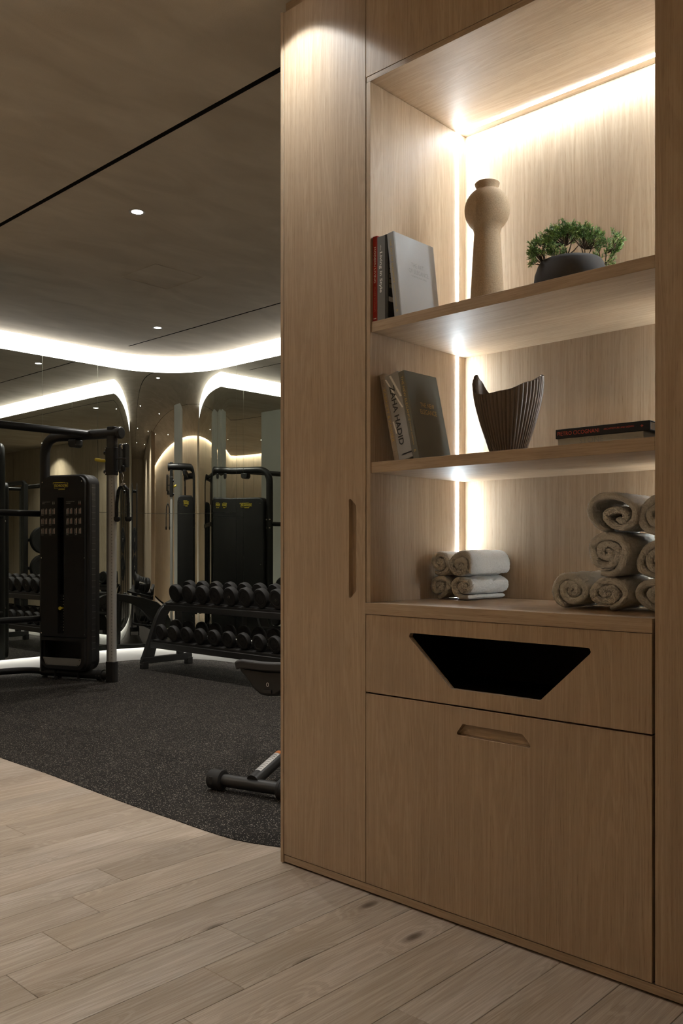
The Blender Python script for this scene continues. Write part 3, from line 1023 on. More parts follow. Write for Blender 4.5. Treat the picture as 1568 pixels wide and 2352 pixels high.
for a, d in ((-.085, -.015), (-.078, .02)):
    trunk([W(a, d, R0 - .006), W(a - .004, d, R0 + .02), W(a - .014, d, R0 + .04)], .0024, .0012)
clump(W(-.085, 0, .13), W(-.098, -.005, .176), .034, 44, 1.0)
clump(W(-.085, 0, .13), W(-.114, -.01, .150), .020, 12)
clump(W(-.06, -.02, .13), W(-.052, -.02, .158), .024, 22)
clump(W(-.095, -.02, .125), W(-.118, -.02, .126), .010, 6)
trunk([W(.085, .0, R0 - .004), W(.105, .0, R0 + .004), W(.128, -.004, R0 + .022), W(.148, -.004, R0 + .05)], .0028, .0010)
for s, e in ((W(.112, 0, R0 + .008), W(.118, 0, .200)), (W(.125, 0, R0 + .018), W(.142, 0, .215)), (W(.095, 0, R0), W(.092, 0, .19)), (W(.115, 0, R0 + .01), W(.150, 0, .178))):
    trunk([s, s.lerp(e, .5) + Vector((.001, 0, .002)), e], .0016, .0007)
    for k in range(7):
        sprig(s.lerp(e, .3 + .1 * k), (e - s).normalized() + Vector((random.gauss(0, .5), random.gauss(0, .5), random.gauss(0, .4))), .018)
clump(W(.12, 0, .165), W(.140, 0, .205), .026, 16, .9)
for k in range(10):
    sprig(W(.128, -.004, R0 + .022).lerp(W(.155, -.004, R0 + .068), k / 9), W(random.uniform(.2, 1), random.uniform(-.4, .4), random.uniform(.3, 1)), .018)
clump(W(.10, -.01, .13), W(.114, -.01, .126), .009, 4)
twigs.build('branches', 'bark', pot, smooth=True)
lf = leafs.build('foliage', 'leaf', pot)
lf['kind'] = 'stuff'

# ------------------------------------------------------------------ fluted fan vase
M['bronze'] = plain('brown_metallic_glaze', (0.125, 0.088, 0.064), .30, metal=.3, spec=.6, grain=.25, gscale=350)
def fan_vase():
    c = Vector((2.50, 1.588, Z_MS))
    ang = math.atan2(-.728, .685) + R(-16)
    ax, ay = Vector((math.cos(ang), math.sin(ang), 0)), Vector((-math.sin(ang), math.cos(ang), 0))
    nth, nv = 240, 26
    def half(z):
        q = [(0, .052), (.03, .062), (.07, .076), (.12, .092), (.17, .106), (.21, .114), (.25, .118), (.30, .116)]
        for (z0, r0), (z1, r1) in zip(q, q[1:]):
            if z <= z1: return r0 + (r1 - r0) * (z - z0) / (z1 - z0)
        return q[-1][1]
    keys = [(0, .270), (14, .278), (42, .248), (90, .205), (125, .226), (148, .272), (163, .290), (178, .268), (196, .222), (230, .210), (270, .220), (310, .246), (340, .266), (360, .270)]
    def rim(t):
        d = math.degrees(t) % 360
        for (a0, h0), (a1, h1) in zip(keys, keys[1:]):
            if a0 <= d <= a1:
                s_ = (d - a0) / (a1 - a0)
                s_ = s_ * s_ * (3 - 2 * s_) * .6 + s_ * .4
                return h0 + (h1 - h0) * s_
        return .27
    def pt(t, v, off):
        z = rim(t) * v
        a = half(z) - off
        b_ = a * (.66 - .10 * v)
        fl = .0028 * (abs(math.sin(t * 24)) ** .8 - .5) if off == 0 else 0
        a += fl; b_ += fl
        return c + ax * (a * math.cos(t)) + ay * (b_ * math.sin(t)) + Vector((0, 0, z))
    mb = MB()
    vs, fs = [], []
    rows = [(v / nv, 0.0) for v in range(nv + 1)] + [(1.004, .004)] + [(1 - v / 14 * .93, .008) for v in range(15)]
    for v, off in rows:
        for i in range(nth):
            vs.append(pt(2 * math.pi * i / nth, v, off))
    m = len(rows)
    for j in range(m - 1):
        for i in range(nth):
            a, b_ = j * nth + i, j * nth + (i + 1) % nth
            fs.append((a, b_, b_ + nth, a + nth))
    fs.append(tuple(range(nth))[::-1]); fs.append(tuple(range((m - 1) * nth, m * nth)))
    mb.add(vs, fs)
    o = mb.build('vase', 'bronze', smooth=True)
    tag(o, 'dark brown fluted vase with two raised tips like a fan', 'vase')
fan_vase()

# ------------------------------------------------------------------ rolled towels
def terry():
    m, nt, b = nmat('cream_terry')
    tcn = N(nt, 'ShaderNodeTexCoord')
    n1 = N(nt, 'ShaderNodeTexNoise')
    n1.inputs['Scale'].default_value = 520
    n1.inputs['Detail'].default_value = 4
    n1.inputs['Roughness'].default_value = .7
    L(nt, tcn.outputs['Object'], n1.inputs['Vector'])
    n2 = N(nt, 'ShaderNodeTexNoise')
    n2.inputs['Scale'].default_value = 45
    n2.inputs['Detail'].default_value = 3
    L(nt, tcn.outputs['Object'], n2.inputs['Vector'])
    c = ramp(nt, n1.outputs[0], [(0.3, (0.58, 0.54, 0.47)), (0.55, (0.82, 0.78, 0.71)), (0.8, (0.92, 0.89, 0.83))])
    L(nt, c, b.inputs['Base Color'])
    b.inputs['Roughness'].default_value = 1.0
    b.inputs['Specular IOR Level'].default_value = 0.05
    b.inputs['Sheen Weight'].default_value = 0.25
    ad = N(nt, 'ShaderNodeMath', operation='MULTIPLY_ADD')
    L(nt, n2.outputs[0], ad.inputs[0]); ad.inputs[1].default_value = 1.2; L(nt, n1.outputs[0], ad.inputs[2])
    bump(nt, b, ad.outputs[0], 0.9, 0.004)
    return m
M['terry'] = terry()
loop_tex = bpy.data.textures.new('terry_loops', 'CLOUDS')
loop_tex.noise_scale = .0042
loop_tex.noise_depth = 1
def towel(label, x0, x1, yc, zb, wd, ht, seed, turns=2.3, endang=-100, flip=False, pitch=.0185, tilt=0.0, loose=0.0, group='rolled towels', yaw=0.0):
    """ribbon with a soft rounded edge wound into a spiral; axis along X"""
    ry, rz = wd / 2, ht / 2
    R_ = 1.0
    sgn = -1 if flip else 1
    rm = min(ry, rz)
    ph = pitch / rm                       # pitch in units of the outer radius
    hth = ph * .5
    rout = 1 - hth
    th1 = R(endang)
    n = int(34 * turns)
    cs = []
    for i in range(n + 1):
        t = i / n
        ang = (t - 1) * turns * 2 * math.pi
        r = max(rout + ang / (2 * math.pi) * ph * 1.0, .04)
        # inner end folds into the centre
        if t < .12: r *= .55 + .45 * (t / .12)
        r *= 1 + .075 * math.sin(2 * ang + seed) + .045 * math.sin(3.3 * ang + 2 * seed)
        a = th1 + sgn * ang
        bul = 0.0
        if loose and ang > -2 * math.pi * .62:
            q = max(0.0, math.sin((ang + 2 * math.pi * .62) / (2 * math.pi * .62) * math.pi))
            bul = loose * q
        cs.append((r + bul, a))
    pts = [Vector((math.cos(a) * r * ry, math.sin(a) * r * rz, 0)) for r, a in cs]
    h = pitch * .515
    # cross section of the ribbon in (axial, thickness)
    nx = 16
    ln = x1 - x0
    sec = []
    for k in range(nx + 1):
        sec.append((h + (ln - 2 * h) * k / nx, h))
    for k in range(1, 6):
        a = R(90 - 180 * k / 6)
        sec.append((ln - h + h * math.cos(a), h * math.sin(a)))
    for k in range(nx + 1):
        sec.append((ln - h - (ln - 2 * h) * k / nx, -h))
    for k in range(1, 6):
        a = R(-90 - 180 * k / 6)
        sec.append((h + h * math.cos(a), h * math.sin(a)))
    m = len(sec)
    vs, fs = [], []
    cy, sy_ = math.cos(R(yaw)), math.sin(R(yaw))
    for i in range(n + 1):
        T = (pts[min(i + 1, n)] - pts[max(i - 1, 0)]).normalized()
        nr = Vector((T.y, -T.x, 0)) * sgn
        taper = min(1.0, .55 + 6 * min(i, n - i) / n)
        shift = .004 * noise.noise(Vector((i * .11, seed * 3.1, 0))) + .005 * (1 - i / n)
        for (ax_, th_) in sec:
            p = pts[i] + nr * (th_ * taper)
            nz = noise.noise(Vector((ax_ * 22, p.x * 40, p.y * 40 + seed * 5)))
            nf = noise.noise(Vector((ax_ * 160, p.x * 160, p.y * 160 + seed)))
            p = p + nr * (.0034 * nz + .0014 * nf) * (1 if th_ > 0 else .3)
            e = math.exp(-min(ax_, ln - ax_) / .02)
            X = x0 + ax_ + (shift + .003 * nz) * e
            yy, zz = p.x, p.y + tilt * p.x
            xr = X - (x0 + x1) / 2
            vs.append(((x0 + x1) / 2 + xr * cy - yy * sy_, yc + yy * cy + xr * sy_, zz))
    for i in range(n):
        for k in range(m):
            a, b_ = i * m + k, i * m + (k + 1) % m
            fs.append((a, b_, b_ + m, a + m))
    fs.append(tuple(range(m))[::-1]); fs.append(tuple(range(n * m, (n + 1) * m)))
    mb = MB().add(vs, fs)
    lo, hi = min(v.z for v in mb.v), max(v.z for v in mb.v)
    ya, yb = min(v.y for v in mb.v), max(v.y for v in mb.v)
    for v in mb.v:
        v.z = zb + (v.z - lo) / (hi - lo) * ht
        v.y = yc + (v.y - (ya + yb) / 2) / (yb - ya) * wd
    o = mb.build('towel', 'terry', smooth=False, sub=2)
    md = o.modifiers.new('loops', 'DISPLACE')
    md.texture = loop_tex
    md.strength = .0042
    md.mid_level = .5
    md.texture_coords = 'LOCAL'
    for pl_ in o.data.polygons: pl_.use_smooth = True
    tag(o, label, 'towel', group)
    return lo
GL, GR = 'four rolled towels stacked near the niche light', 'seven rolled towels stacked beside the tall cupboard door'
ZW = Z_WT + .0005
towel('rolled cream towel, bottom of the four-towel stack against the niche side', 2.600, 2.826, 1.946, ZW, .0975, .089, 1, 2.3, -80, group=GL)
towel('rolled cream towel, bottom of the four-towel stack with its tail on the worktop', 2.590, 2.830, 1.8435, ZW, .1055, .089, 2, 2.2, -120, True, group=GL)
towel('rolled cream towel, top of the four-towel stack against the niche side', 2.600, 2.824, 1.945, ZW + .0860, .0985, .092, 3, 2.4, -60, group=GL)
towel('rolled cream towel, top of the four-towel stack and the largest of it', 2.575, 2.828, 1.8375, ZW + .0855, .1145, .099, 4, 2.3, -140, group=GL)
towel('rolled cream towel lying alone at the foot of the seven-towel stack', 2.440, 2.690, 1.330, ZW, .132, .117, 5, 2.6, -75, True, .0205, group=GR)
towel('flattened rolled towel under the middle of the seven-towel stack', 2.430, 2.690, 1.196, ZW, .137, .106, 6, 2.4, -95, False, .0205, group=GR)
towel('rolled cream towel at the base of the seven-towel stack by the cupboard', 2.440, 2.690, 1.058, ZW, .134, .103, 7, 2.5, -110, True, .0195, group=GR)
towel('plump rolled towel in the middle row of the seven-towel stack', 2.420, 2.680, 1.192, ZW + .1010, .138, .137, 8, 2.6, -70, False, .0215, tilt=.10, group=GR)
towel('rolled towel in the middle row against the tall cupboard', 2.450, 2.690, 1.0575, ZW + .0985, .135, .116, 9, 2.5, -100, True, .0195, group=GR)
towel('loosely rolled towel with a drooping fold on top of the seven-towel stack', 2.425, 2.680, 1.186, ZW + .2335, .165, .124, 10, 2.0, -60, True, .0205, tilt=.10, loose=.42, group=GR)
towel('upright rolled towel on top of the seven-towel stack by the cupboard', 2.440, 2.680, 1.0525, ZW + .2085, .126, .140, 12, 2.3, -80, False, .0195, group=GR)

# ------------------------------------------------------------------ cable machine
MU = R(110.5)
cm = thing('cable_machine', 'black dual cable pulley machine with exercise chart and aluminium post', 'gym machine', (4.31, 6.89, 0.003), MU)
def bolt(parent, p, d, r=.006, name='screw', ln=.004):
    p, d = Vector(p), Vector(d).normalized()
    MB().cyl(p, p + d * ln, r, 10).build(name, 'chrome', parent, smooth=True)
def bend(pts, rad, n=8):
    """polyline with rounded corners"""
    pts = [Vector(p) for p in pts]
    out = [pts[0]]
    for i in range(1, len(pts) - 1):
        p = pts[i]
        a, b_ = (pts[i - 1] - p), (pts[i + 1] - p)
        d = min(rad, a.length * .49, b_.length * .49)
        s, e = p + a.normalized() * d, p + b_.normalized() * d
        for k in range(n + 1):
            t = k / n
            out.append(s * (1 - t) ** 2 + p * (2 * t * (1 - t)) + e * t * t)
    out.append(pts[-1])
    return out

def weight_tower(sgn=1):
    """parts in the machine's local frame (x = towards the wall, y = facing the user)"""
    UA, UB = .205, .738
    zb, zt = .085, 1.882
    out = rounded([(UA, zb), (UB, zb), (UB, zt), (UA, zt)], [.10, .10, .095, .095], 8)
    hull = MB()
    rings = [(.024, -.085), (.010, -.082), (.002, -.074), (0, -.062), (0, .058), (.002, .070), (.010, .078), (.024, .081), (.036, .081), (.036, -.050)]
    for i_, n_ in rings:
        lp_ = rounded([(UA + i_, zb + i_), (UB - i_, zb + i_), (UB - i_, zt - i_), (UA + i_, zt - i_)], [.10 - i_, .10 - i_, .095 - i_, .095 - i_], 8)
        hull.v += [Vector((a_, n_, z_)) for a_, z_ in lp_]
    k_ = len(lp_)
    for r_ in range(len(rings) - 1):
        hull.f += [(r_ * k_ + i, r_ * k_ + (i + 1) % k_, (r_ + 1) * k_ + (i + 1) % k_, (r_ + 1) * k_ + i) for i in range(k_)]
    hull.f += [tuple(range(k_))[::-1], tuple(range((len(rings) - 1) * k_, len(rings) * k_))]
    cs = hull.build('tower_casing', 'casing', cm, smooth=True)
    fy = lambda a, b_, d: (a, d, b_)
    ins = .020
    up = rounded([(UA + ins, .400), (UB - ins, .400), (UB - ins, zt - ins), (UA + ins, zt - ins)], [.004, .004, .08, .08], 8)
    slot = rounded([(.458, .430), (.530, .430), (.530, 1.672), (.458, 1.672)], .006, 3)
    fp = holed('front_panel', up, [slot], fy, .081, .112, 'casing', cm, world=False, bevel=.004)
    lowp = rounded([(UA + ins, .105), (UB - ins, .105), (UB - ins, .392), (UA + ins, .392)], [.08, .08, .004, .004], 8)
    op = rounded([(.262, .135), (.718, .135), (.718, .362), (.262, .362)], [.06, .06, .01, .01], 6)
    lp = holed('lower_panel', lowp, [op], fy, .081, .114, 'casing', cm, world=False, bevel=.004)
    MB().prism(rounded([(.300, .137), (.682, .137), (.716, .203), (.264, .203)], [.02, .02, .0, .0], 4), (0, .084, 0), (1, 0, 0), (0, 0, 1), (0, .012, 0)).build('kick_plate', 'silver', lp)
    for u_, z_ in ((.705, 1.815), (.255, 1.815), (.716, 1.12), (.228, 1.12), (.716, .428), (.228, .425)):
        bolt(fp, (u_, .1115, z_), (0, 1, 0))
    for u_, z_ in ((.69, .19), (.29, .19), (.665, .147), (.315, .147)):
        bolt(lp, (u_, .096, z_), (0, 1, 0), .004)
    # weight stack with its selector pin
    st = MB()
    for k in range(14):
        st.box(.440, .548, -.030, .072, .420 + k * .026, .420 + k * .026 + .023)
    st.build('weight_stack', 'black', fp)
    nm = MB()
    for k in range(13):
        if k == 8: continue
        nm.box(.484, .502, .0722, .0725, .453 + k * .026, .461 + k * .026)
    nm.build('weight_marks', 'print', fp)['kind'] = 'stuff'
    MB().cyl((.498, .070, .660), (.498, .118, .660), .009, 12).cyl((.498, .112, .660), (.498, .122, .660), .016, 16).build('selector_pin', 'yellow', fp, smooth=True)
    MB().cyl((.494, .030, .78), (.494, .030, 1.84), .0022, 6).build('stack_cable', 'steel_dk', fp)
    # printed exercise chart either side of the slot
    for a, b_ in ((.541, .716), (.228, .447)):
        MB().quad((a, .1126, 1.305), (b_, .1126, 1.305), (b_, .1126, 1.652), (a, .1126, 1.652)).build('chart_plate', 'panel', fp)
    pic = MB()
    red = MB()
    def q(mb, u_, z_, w, h, y_=.1131, sl=0.0):
        mb.quad((u_ + w / 2, y_, z_), (u_ - w / 2, y_, z_), (u_ - w / 2 + sl, y_, z_ + h), (u_ + w / 2 + sl, y_, z_ + h))
    rr = random.Random(5)
    for cols_ in ((.703, .662, .614, .572), (.415, .375, .320, .274)):
        for row, z_ in enumerate((1.520, 1.430, 1.340)):
            for k, u_ in enumerate(cols_):
                # rig uprights with a little standing figure
                q(pic, u_ - .010, z_, .0035, .052)
                q(pic, u_ - .002, z_, .0035, .048)
                q(red, u_ - .006, z_ + .004, .0035, .040)
                q(pic, u_ - .006, z_ + .050, .012, .0025)
                q(pic, u_ + .010, z_ + .022, .006, .020, sl=rr.uniform(-.003, .003))
                q(pic, u_ + .008, z_, .0028, .024)
                q(pic, u_ + .0135, z_, .0028, .024, sl=-.002)
                q(pic, u_ + .010, z_ + .043, .0045, .006)
                q(pic, u_ + .003, z_ + .034, .010, .0022, sl=.0)
            for u_ in (cols_[0] + .006, cols_[2] + .004):
                q(pic, u_ - .004, z_ - .010, .026, .0022)
        # muscle icons in the header
        for du in (.0, .016):
            q(pic, cols_[3] + .012 - du, 1.610, .006, .020)
            q(pic, cols_[3] + .012 - du, 1.632, .004, .005)
            if cols_[0] < .5: q(red, cols_[3] + .012 - du, 1.600, .006, .012)
    pic.build('chart_print', 'print', fp)['kind'] = 'stuff'
    red.build('chart_print', 'print_red', fp)['kind'] = 'stuff'
    if sgn > 0:
        for u_, s2 in ((.664, 'TRUNK'), (.388, 'LOWER BODY')):
            lettering('DUAL ADJUSTABLE PULLEY', 'print', fp, (u_ - .004, .1131, 1.632), (-1, 0, 0), (0, 0, 1), width=.092, height=.0075, world=False)
            lettering(s2, 'print', fp, (u_ + (.030 if s2 == 'TRUNK' else .018), .1131, 1.618), (-1, 0, 0), (0, 0, 1), height=.0085, width=.030 if s2 == 'TRUNK' else .052, world=False)
    # stepped yellow name plate, front and back
    def plate(y_, dirx):
        cx_, cz = (.496, 1.776) if y_ > 0 else (.47, 1.776)
        sh = [(-.085, .018), (-.085, .036), (.045, .036), (.045, .029), (.085, .029), (.085, -.012), (.048, -.012), (.048, -.034), (-.025, -.034), (-.025, -.022), (-.072, -.022), (-.072, .018)]
        s_ = 1 if y_ > 0 else -1
        xd = Vector((-1, 0, 0)) * s_
        pl_ = MB().prism(sh, (cx_, y_, cz), tuple(xd), (0, 0, 1), (0, .0012 * s_, 0)).build('name_plate', 'yellow', fp)
        inn = [(x_ * .955, z_ * .86 - .0003) for x_, z_ in sh]
        MB().prism(inn, (cx_, y_ + .0013 * s_, cz), tuple(xd), (0, 0, 1), (0, .0002 * s_, 0)).build('name_plate_field', 'panel', pl_)
        lettering('TECHNOGYM', 'yellow', pl_, (cx_ - .001 * s_, y_ + .0018 * s_, cz + .004), tuple(xd), (0, 0, 1), width=.142, height=.027, world=False, nudge=.02)
        for za, xa, xb in ((.027, -.065, .03), (-.024, -.018, .04)):
            o_ = Vector((cx_, y_ + .0018 * s_, cz))
            MB().quad(o_ + xd * xa + Vector((0, 0, za)), o_ + xd * xb + Vector((0, 0, za)), o_ + xd * xb + Vector((0, 0, za + .003)), o_ + xd * xa + Vector((0, 0, za + .003))).build('name_plate_rule', 'yellow', pl_)
    plate(.1122, 1)
    plate(-.0862, -1)
    for u_, z_ in ((.68, 1.80), (.27, 1.80), (.69, 1.0), (.25, 1.0), (.69, .35), (.25, .35)):
        bolt(cs, (u_, -.0845, z_), (0, -1, 0))
    # ruler strip up the narrow end, with its tick lines
    sp_ = MB()
    path = [(UA - .0012, .19)] + [(UA - .0012, .19 + (1.785 - .19) * k / 4) for k in range(1, 5)]
    path = [(.262, .0935), (.232, .112), (.2135, .142)] + [(UA - .0015, z_) for z_ in (.185, .6, 1.0, 1.4, 1.785)] + [(.213, 1.824), (.232, 1.855), (.262, 1.876), (.32, 1.8835)]
    n_ = len(path)
    sp_.add([(u_, .038, z_) for u_, z_ in path] + [(u_, -.015, z_) for u_, z_ in path], [(k, k + 1, n_ + k + 1, n_ + k) for k in range(n_ - 1)])
    sp_.build('ruler_strip', plain('smoked_strip', (0.03, 0.028, 0.026), .3), cs, smooth=True)
    tk = MB()
    for k in range(27):
        z_ = .29 + k * .0565
        tk.box(UA - .0025, UA - .0016, -.014, .037, z_, z_ + .0016)
    tk.build('ruler_ticks', 'silver', cs)['kind'] = 'stuff'

weight_tower()
# bent frame tube: up behind the tower, over to the post
MB().tube(bend([(.776, 0, .06), (.776, 0, 2.245), (.10, 0, 2.247), (-.075, 0, 2.247)], .17, 10), .0455, 18).build('frame_arch', 'black', cm, smooth=True)
MB().cyl((-.060, 0, 2.247), (-.098, 0, 2.247), .054, 24).build('end_cap', 'black', cm, bevel=.008)
MB().prism(rounded([(-.045, .0), (.045, .0), (.045, -.07), (-.045, -.07)], [.0, .0, .04, .04], 6), (.42, -.05, 2.205), (1, 0, 0), (0, 0, 1), (0, .10, 0)).build('pulley_cover', 'black', cm, bevel=.006)
for a in (-.03, .03): bolt(cm, (.42 + a, .045, 2.198), (0, 1, 0), .006)
# aluminium post
pr = rounded([(-.033, -.024), (.049, -.024), (.049, .030), (-.033, .030)], .018, 5)
po = MB().prism(pr, (0, 0, .17), (1, 0, 0), (0, 1, 0), (0, 0, 1.74)).build('post', 'alu', cm, smooth=True)
gro = MB()
for u_ in (.021, .034):
    gro.box(u_, u_ + .004, .0300, .0312, .19, 1.88)
gro.build('post_groove', 'steel_dk', po)
tk = MB()
for k in range(58):
    z_ = .22 + k * .0285
    if k % 2: tk.box(-.018, -.006, .0302, .0310, z_, z_ + .0030)
    else: tk.box(-.014, -.008, .0302, .0310, z_ - .002, z_ + .004)
tk.build('post_scale', 'ink', po)['kind'] = 'stuff'
MB().prism(rounded([(-.042, -.034), (.058, -.034), (.058, .040), (-.042, .040)], .022, 5), (0, 0, .0), (1, 0, 0), (0, 1, 0), (0, 0, .185)).build('post_foot', 'black', cm, smooth=True, bevel=.004)
MB().prism(rounded([(-.040, -.032), (.050, -.032), (.050, .036), (-.040, .036)], .022, 5), (0, 0, 2.10), (1, 0, 0), (0, 1, 0), (0, 0, .205)).build('post_head', 'black', cm, bevel=.004)
# sliding pulley carriage
cg = MB().prism(rounded([(-.042, -.036), (.060, -.036), (.060, .044), (-.042, .044)], .018, 5), (0, 0, 1.868), (1, 0, 0), (0, 1, 0), (0, 0, .250)).build('carriage', 'black', cm, bevel=.003)
for z_ in (1.90, 2.07):
    MB().cyl((.060, .005, z_), (.086, .005, z_), .018, 14).build('roller', 'black', cg, smooth=True)
for z_ in (1.885, 2.105): bolt(cg, (.045, .044, z_), (0, 1, 0), .007)
MB().tube([(.05, .03, 1.995), (.10, .04, 2.000), (.160, .04, 2.012)], .015, 12).build('lever', 'yellow', cg, smooth=True)
for u_, zl in ((-.070, 1.885), (-.115, 1.935), (-.140, 1.935)):
    MB().prism(rounded([(-.028, 0), (.028, 0), (.028, 2.150 - zl), (-.028, 2.150 - zl)], .026, 6), (u_, -.028, zl), (0, 1, 0), (0, 0, 1), (.011, 0, 0)).build('pulley_plate', 'black', cg, bevel=.002)
for z_ in (1.905, 2.015):
    MB().cyl((-.042, .0, z_), (-.143, .0, z_), .006, 8).build('axle', 'steel_dk', cg, smooth=True)
MB().cyl((-.121, 0, 2.115), (-.108, 0, 2.115), .030, 18).build('pulley_wheel', 'chrome', cg, smooth=True)
MB().lathe([(.0, .0), (.012, .002), (.020, .02), (.021, .045), (.012, .06), (0, .062)], (-.112, .0, 1.892), n=16).build('cable_stop', 'blackrub', cg, smooth=True)
MB().tube([(.066, .0, .10), (.066, 0, 2.19)], .0028, 6).build('cable', 'steel_dk', cm)
MB().tube([(-.112, 0, 1.95), (-.112, 0, 2.10)], .0028, 6).build('cable', 'steel_dk', cm)
# base
MB().tube([(-.01, 0, .055), (.80, 0, .055)], .040, 16).build('base_tube', 'black', cm, smooth=True)
MB().cyl((.10, 0, .055), (.155, 0, .055), .052, 18).build('base_pulley', 'black', cm, smooth=True)
for a in (.115, .145): bolt(cm, (a, .05, .055), (0, 1, 0), .006)
for u_, n_ in ((.61, .0), (.337, .060), (.60, .060), (.776, 0)):
    MB().lathe([(.026, .0), (.026, .012), (.012, .016), (.008, .095)], (u_, n_, 0), n=16).build('levelling_foot', 'blackrub', cm, smooth=True)
# tie bars to the other tower, laid out along the mirror
XL = 2.62
def wx(x, yy, z): return (x, yy, z)
MB().tube([(4.262, 7.115, 2.252), (3.9, 7.125, 2.256), (2.62, 7.16, 2.262)], .0345, 16).build('top_crossbar', 'black', cm, world=True, smooth=True)
bolt_p = MW[cm.name].inverted() @ Vector((4.20, 7.08, 2.29))
bolt(cm, bolt_p, (0, 0, 1), .010)
for z_ in (1.535, .552):
    MB().tube([(4.04, 7.645, z_), (2.66, 7.645, z_)], .030, 14).build('tie_bar', 'black', cm, world=True, smooth=True)
MB().tube(bend([(4.06, 7.60, .055), (3.98, 7.78, .06), (3.80, 7.86, .06), (2.66, 7.86, .06)], .10, 6), .030, 14).build('floor_bar', 'black', cm, world=True, smooth=True)
for z_ in (1.535, .552):
    for du in (-.03, .03):
        for dz in (-.055, .055):
            bolt(cm, (.776 + du * .8, -.040, z_ + dz), (0, -1, 0), .010, 'bolt', .008)
# the partner tower, mirrored across the middle of the machine
mid = (4.31 + 2.55) / 2
def mirrored(o):
    me = o.data.copy()
    mw = MW[cm.name]
    inv = mw.inverted()
    for v in me.vertices:
        p = mw @ v.co
        p.x = 2 * mid - p.x
        v.co = inv @ p
    me.flip_normals()
    c = bpy.data.objects.new(o.name.split('.')[0], me)
    for md in o.modifiers:
        m2 = c.modifiers.new(md.name, md.type)
        if md.type == 'BEVEL':
            m2.width, m2.segments, m2.limit_method, m2.angle_limit = md.width, md.segments, md.limit_method, md.angle_limit
    col.objects.link(c)
    c.parent = cm
for o in list(cm.children):
    if o.name.split('.')[0] in ('tower_casing', 'front_panel', 'lower_panel', 'frame_arch', 'end_cap', 'post', 'post_foot', 'post_head', 'carriage', 'base_tube'):
        mirrored(o)

# rope handle hanging from the carriage
rp = thing('rope_handle', 'twisted black rope handle hanging from the pulley carriage', 'gym handle', (4.31 + .35 * .112, 6.89 - .937 * .112, 1.45), MU)
def rl(u_, n_, z_): return Vector((u_ + .112, n_, z_ - 1.45))
MB().tube([rl(-.105, 0, 1.892), rl(-.118, 0, 1.86), rl(-.120, 0, 1.83), rl(-.110, 0, 1.815), rl(-.100, 0, 1.83), rl(-.102, 0, 1.86), rl(-.108, 0, 1.892)], .003, 8).build('carabiner', 'chrome', rp, smooth=True)
MB().tube([rl(-.110, 0, 1.818), rl(-.110, 0, 1.795)], .004, 8).build('eye', 'chrome', rp, smooth=True)
MB().box(-.018, .018, -.014, .014, .318, .345).build('clamp', 'chrome', rp, bevel=.003)
for e, mid_ in ((-.045, -.062), (-.168, -.160)):
    path = bend([rl(-.112, 0, 1.785), rl(mid_, .0, 1.745), rl(e, .0, 1.62), rl(e, 0, 1.475)], .05, 6)
    dens = []
    for a, b_ in zip(path, path[1:]):
        k = max(1, int((b_ - a).length / .004))
        dens += [a.lerp(b_, i / k) for i in range(k)]
    dens.append(path[-1])
    rb = MB()
    acc = 0
    for s_ in range(3):
        sp2, acc = [], 0.0
        for i, p in enumerate(dens):
            if i: acc += (p - dens[i - 1]).length
            a = acc * 150 + s_ * 2.094
            sp2.append(p + Vector((math.cos(a) * .0075, math.sin(a) * .0075, 0)))
        rb.tube(sp2, .0085, 6)
    rb.build('rope', 'blackrub', rp, smooth=True)
    MB().lathe([(.0, -.026), (.018, -.024), (.029, -.010), (.031, .012), (.029, .016), (.0, .016)], tuple(rl(e, 0, 1.475)), n=20).build('rope_end', 'blackrub', rp, smooth=True)

# ------------------------------------------------------------------ dumbbell rack
RY0, RY1 = 5.15, 7.42
rk = thing('dumbbell_rack', 'black two tier dumbbell rack along the mirror wall', 'rack', (5.25, 6.3, 0.003))
leg = [(4.955, .075), (4.995, .17), (5.047, .30), (5.092, .42), (5.130, .51), (5.178, .592), (5.245, .650), (5.33, .684), (5.46, .70),
       (5.46, .62), (5.36, .605), (5.300, .575), (5.255, .515), (5.218, .42), (5.170, .30), (5.120, .17), (5.095, .075)]
for yy in (RY1 - .03, RY0):
    lg = MB().prism(leg, (0, yy, 0), (1, 0, 0), (0, 0, 1), (0, .05, 0)).build('end_frame', 'black', rk, world=True, bevel=.008)
    MB().box(4.97, 5.57, yy - .004, yy + .054, .055, .118).build('foot_beam', 'black', rk, world=True, bevel=.006)
    for xa in (4.965, 5.51):
        fb = MB().box(xa, xa + .065, yy - .008, yy + .058, .004, .075).build('foot_pad', 'blackrub', rk, world=True, bevel=.004)
        for dy in (.012, .038):
            bolt(fb, MW[rk.name].inverted() @ Vector((xa, yy + dy, .052)), (-1, 0, 0), .006, 'bolt')
    MB().prism([(5.40, .11), (5.47, .11), (5.44, .64), (5.38, .64)], (0, yy + .005, 0), (1, 0, 0), (0, 0, 1), (0, .04, 0)).build('rear_upright', 'black', rk, world=True, bevel=.004)
TL = R(12)
